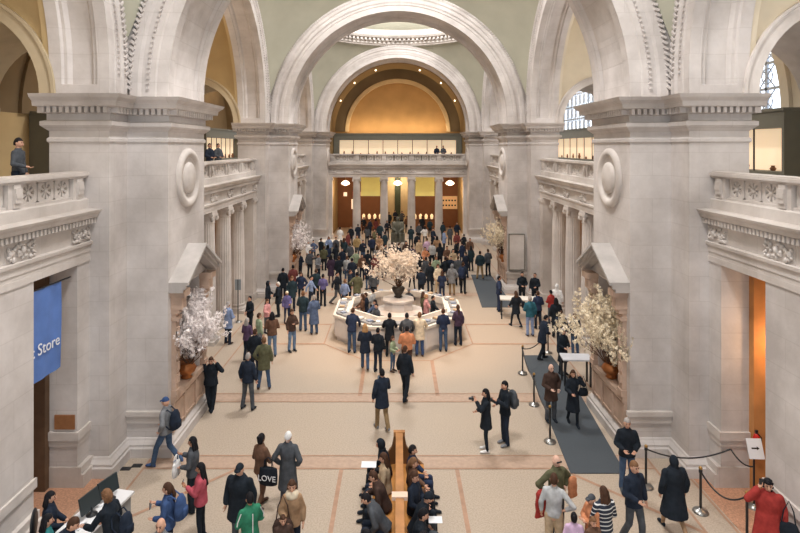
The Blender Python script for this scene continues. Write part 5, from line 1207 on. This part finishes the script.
for i, (x, y, h, fc, lg, al, ar, tp, tcx, bt, bc, hr, hc, lb) in enumerate(M1):
    bw = 'w' if 'broad' in lb else ('f' if ('woman' in lb or 'child' in lb or hr in ('tail',)) else 'm')
    ln = 14 if 'leaning' in lb else 0
    e = P(x, y, h, fc, lg, al, ar, tp, tcx, bt, bc, 'black' if i % 3 else 'dbrown', hr, hc if hr not in HN else hc, 'l' if i % 4 else 'm', lb, 1, bw, ln)
    if 'carrying a backpack' in lb: bag(e, 'backpack', 'navy', 'dark blue backpack on the man right of the grey hooded coat', 0, .24, 1.2, size=1.2)
# inside the desk
INS = [(357, 297, 'brown', 'hbrown', 'tan-haired attendant in brown inside the desk, far left'), (366, 296, 'dnavy', 'hbrown', 'attendant in navy inside the desk beside the one in brown'), (373, 292, 'lgrey', 'hblack', 'attendant in pale grey inside the left of the desk'), (381, 302, 'blue', 'hblack', 'attendant in blue seated inside the front left of the desk'),
       (374, 308, 'dgrey', 'hblack', 'attendant in charcoal inside the desk nearest the front left'), (425, 298, 'pink', 'hblond', 'fair attendant in pink inside the right of the desk'), (417, 296, 'olive', 'hbrown', 'attendant in olive inside the right of the desk'), (433, 299, 'black', 'hblack', 'attendant in black inside the far right of the desk'), (409, 291, 'dgrey', 'hgrey', 'grey-haired attendant inside the back of the desk')]
for i, (x, y, c, hc, lb) in enumerate(INS):
    X, Y = gp(x, y, 1.45); r = sqrt(X*X+(Y-YD)**2); k_ = min(1.0, 1.62/r) if r > 1.62 else (1.25/r if r < 1.25 else 1); X *= k_; Y = YD+(Y-YD)*k_
    P(0, 0, 1.60, math.degrees(atan2(X, -(Y-YD))), 'stand', 'front', 'lean', 'jacket' if i % 2 else 'shirt', c, 'jeans', 'black', 'black', 'bob' if i % 3 == 0 else 'short', hc, 'l', lb, 1, 'f', at=(X, Y))
# ------------------------------------------------ galleries
P(18, 137, 1.76, 95, 'stand', 'down', 'front', 'shirt', 'dgrey', 'jeans', 'dnavy', 'black', 'short', 'hblack', 'l', 'man in a charcoal shirt standing on the near left balcony', 2, at=(-8.95, 13.15), floor=6.65)
for x, c, lb in ((-8.9, 'dnavy', 'person in dark navy on the left balcony beyond the near pier, left one'), (-8.75, 'dgrey', 'person in charcoal on the left balcony beyond the near pier, right one')):
    P(0, 0, 1.72, 60, 'stand', 'front', 'front', 'jacket', c, 'jeans', 'black', 'black', 'short', 'hblack', 'l', lb, 1, at=(x, 26.4 if c == 'dnavy' else 27.2), floor=6.65)
for x, c, lb in ((3.55, 'dnavy', 'person in navy at the far end balcony rail, left one'), (4.15, 'dgrey', 'person in charcoal at the far end balcony rail, right one')):
    P(0, 0, 1.72, 10, 'stand', 'front', 'front', 'jacket', c, 'jeans', 'black', 'black', 'short', 'hblack', 'l', lb, 1, at=(x, 51.0), floor=6.6)
# ------------------------------------------------ far crowd
FAR = [ # x, y, top colour, trousers, hair, face, where
 (327, 235, 'lblue', 'black', 'b', 0, 'in front of the left end pilaster'), (340, 227, 'white', 'dnavy', 's', 180, 'before the left brown end wall'), (348, 232, 'maroon', 'black', 's', 30, 'at the left end, under the glowing poster'),
 (357, 235, 'yellow', 'dgrey', 'b', 10, 'at the foot of the first end column'), (364, 217, 'black', 'black', 's', 180, 'at the left end counter'), (367, 226, 'dgrey', 'black', 'b', 200, 'just right of the first end column'),
 (370, 219, 'dnavy', 'dnavy', 's', 160, 'under the left yellow banner'), (374, 229, 'olive', 'black', 's', 90, 'under the left yellow banner'), (376, 218, 'maroon', 'black', 'b', 180, 'at the left end counter'), (380, 223, 'teal', 'dnavy', 's', 0, 'left of the second end column'),
 (386, 220, 'black', 'black', 's', 0, 'at the foot of the second end column'), (363, 240, 'dnavy', 'denim', 's', 20, 'in front of the first end column'), (372, 236, 'navy', 'black', 's', 190, 'left of the statue'), (379, 235, 'tan', 'black', 'b', 10, 'left of the statue'),
 (385, 232, 'teal', 'black', 's', 180, 'left of the statue plinth'), (377, 246, 'grey', 'dnavy', 'b', 170, 'between the blossoms and the first end column'), (385, 244, 'dgrey', 'dgrey', 's', 90, 'nearer side of the statue, left'), (392, 242, 'black', 'black', 's', 200, 'directly before the statue'),
 (399, 243, 'dnavy', 'black', 's', 150, 'directly before the statue'), (406, 241, 'dbrown', 'black', 'b', 20, 'directly before the statue'), (412, 245, 'plum', 'black', 's', 180, 'right of the blossom top'), (389, 212, 'black', 'black', 's', 180, 'in the centre doorway'),
 (395, 210, 'dnavy', 'black', 's', 0, 'in the centre doorway'), (402, 211, 'dgrey', 'black', 'b', 0, 'in the centre doorway'), (407, 216, 'brown', 'black', 's', 180, 'right of the statue head'), (411, 226, 'teal', 'black', 's', 200, 'at the foot of the third end column'),
 (417, 233, 'black', 'dnavy', 's', 170, 'right of the statue'), (419, 223, 'dgrey', 'black', 'b', 0, 'under the right yellow banner'), (425, 226, 'white', 'dgrey', 'b', 180, 'under the right yellow banner'), (422, 216, 'black', 'black', 's', 180, 'at the right end counter'),
 (430, 219, 'teal', 'black', 's', 180, 'at the right end counter'), (433, 228, 'dnavy', 'black', 's', 10, 'left of the fourth end column'), (419, 239, 'beige', 'dgrey', 'b', 0, 'right of the statue'), (427, 238, 'lilac', 'black', 's', 200, 'in front of the third end column'),
 (425, 247, 'orange', 'black', 'b', 0, 'above the blossoms to the right'), (432, 242, 'lgrey', 'black', 's', 160, 'in front of the fourth end column'), (419, 252, 'black', 'black', 's', 180, 'at the upper right edge of the blossoms'), (444, 230, 'lblue', 'dnavy', 's', 80, 'at the foot of the fourth end column'),
 (450, 226, 'dgrey', 'black', 's', 180, 'under the tan notice board'), (457, 232, 'maroon', 'black', 'b', 20, 'under the tan notice board'), (464, 234, 'black', 'black', 's', 180, 'by the right end pilaster'), (440, 243, 'black', 'black', 'b', 190, 'in front of the fourth end column'),
 (447, 246, 'brown', 'dnavy', 's', 10, 'below the tan notice board'), (453, 249, 'beige', 'black', 'b', 350, 'below the tan notice board'), (462, 242, 'navy', 'dnavy', 's', 180, 'by the right end pilaster'), (436, 256, 'lgreen', 'dgrey', 'b', 20, 'right of the blossoms, farther back'),
 (443, 257, 'black', 'black', 's', 200, 'behind the grey hooded coat'), (451, 256, 'dnavy', 'black', 's', 10, 'behind the grey hooded coat'), (458, 256, 'dgrey', 'black', 's', 180, 'behind the man with the blue backpack'), (466, 252, 'dnavy', 'dnavy', 's', 190, 'behind the man with the blue backpack'),
 (426, 257, 'dgrey', 'dnavy', 's', 180, 'right of the blossoms, farther back'), (321, 238, 'black', 'black', 's', 170, 'right of the far left blossoms'), (314, 240, 'blue', 'dnavy', 's', 30, 'right of the far left blossoms'), (308, 241, 'white', 'dgrey', 's', 90, 'behind the grey podium'),
 (324, 246, 'olive', 'black', 's', 180, 'above the long plum coat'), (336, 243, 'black', 'black', 'b', 200, 'between the plum coat and the end wall'), (342, 248, 'dnavy', 'denim', 's', 20, 'behind the pale grey top'), (350, 243, 'dgrey', 'black', 's', 180, 'before the left end colonnade'),
 (356, 250, 'lgreen', 'black', 's', 160, 'left of the black coat by the blossoms'), (362, 254, 'brown', 'dnavy', 'b', 10, 'left of the black coat by the blossoms'), (339, 256, 'black', 'dnavy', 's', 190, 'between the plum coat and the pale grey top'), (352, 258, 'dnavy', 'black', 's', 170, 'right of the pale grey top'),
 (333, 236, 'dgrey', 'black', 's', 0, 'before the left brown end wall'), (344, 238, 'teal', 'black', 'b', 180, 'before the left brown end wall'), (329, 245, 'navy', 'black', 'b', 190, 'above the long plum coat'), (310, 250, 'dgrey', 'black', 's', 60, 'in front of the grey podium'),
 (375, 254, 'maroon', 'dnavy', 's', 0, 'at the upper left edge of the blossoms'), (384, 252, 'black', 'dnavy', 's', 190, 'behind the top of the blossoms'), (471, 246, 'teal', 'black', 'b', 180, 'left of the far right carpet'), (470, 238, 'brown', 'black', 's', 10, 'by the right end pilaster'),
 (456, 241, 'black', 'black', 's', 20, 'in front of the tan notice board'), (437, 236, 'tan', 'black', 'b', 190, 'right of the fourth end column'), (300, 252, 'dnavy', 'black', 's', 170, 'beyond the foot of the second left pier'), (395, 252, 'teal', 'black', 'b', 180, 'behind the top of the blossoms'),
 (368, 262, 'dnavy', 'denim', 's', 200, 'left of the blossoms, behind the desk'), (374, 270, 'dgrey', 'black', 'b', 20, 'at the back left rim of the desk'), (412, 262, 'brown', 'black', 's', 180, 'behind the blossoms and desk, right'), (421, 268, 'dnavy', 'black', 's', 190, 'at the back right rim of the desk'),
 (351, 226, 'black', 'black', 's', 0, 'left of the first end column'), (358, 224, 'dnavy', 'black', 's', 180, 'at the foot of the first end column'), (443, 222, 'teal', 'black', 's', 180, 'right of the fourth end column'), (457, 222, 'dnavy', 'black', 'b', 0, 'under the tan notice board'),
]
CN = {'lblue': 'pale blue', 'lgrey': 'pale grey', 'dgrey': 'charcoal', 'dnavy': 'dark navy', 'dbrown': 'dark brown', 'lgreen': 'pale green', 'tan': 'tan', 'lilac': 'lilac'}
VAR = [('stand', 'down', 'front', 'jacket', 'jeans', 'm'), ('stand', 'front', 'front', 'coat', 'jeans', 'm'), ('stand', 'down', 'down', 'coat', 'jeans', 'f'), ('step', 'swf', 'down', 'jacket', 'jeans', 'm'), ('apart', 'hip', 'front', 'jacket', 'slim', 'f'), ('stand', 'phone', 'down', 'jacket', 'jeans', 'm')]
rnd = random.Random(21); seen = {}
for i, (x, y, c, bc, hr, fc, wh) in enumerate(FAR):
    lg, al, ar, tp, bt, bd = VAR[i % 6]
    lb = '%s person in %s, far crowd, %s' % ('dark-haired' if i % 3 else 'brown-haired', CN.get(c, c), wh)
    seen[(c, wh)] = seen.get((c, wh), 0)+1
    P(x, y, 1.62+.14*rnd.random()-(.05 if bd == 'f' else 0), fc+rnd.uniform(-30, 30), lg, al, ar, tp, c, bt, bc, 'black', 'bob' if hr == 'b' else 'short', 'hblack' if i % 3 else 'hbrown', 'l' if i % 5 else 'm', lb, 0, bd)
# ------------------------------------------------ statue figure: seated, of stone
ms = person_meshes('sit', 'lap', 'lap', 'dress', 'jeans', 'scarf', 'w', 0, 1, 0)
for nm, key in (('figure', 'body'), ('robe', 'top'), ('legs', 'trousers'), ('headdress', 'hair')):
    me = ms[key].copy(); me.materials.clear(); me.materials.append(STG); o = bpy.data.objects.new(nm, me); C.objects.link(o); o.parent = st; o.location = (0, .1, .62); o.scale = (1.55, 1.45, 1.55)
    for p_ in me.polygons: p_.material_index = 0
mb = MB(); mb.box(-.55, .55, -.05, .8, .7, 1.35); mb.box(-.5, .5, .55, .8, 1.3, 2.2); mb.build('throne', STG, st)
bpy.data.scenes.remove(TMPS)
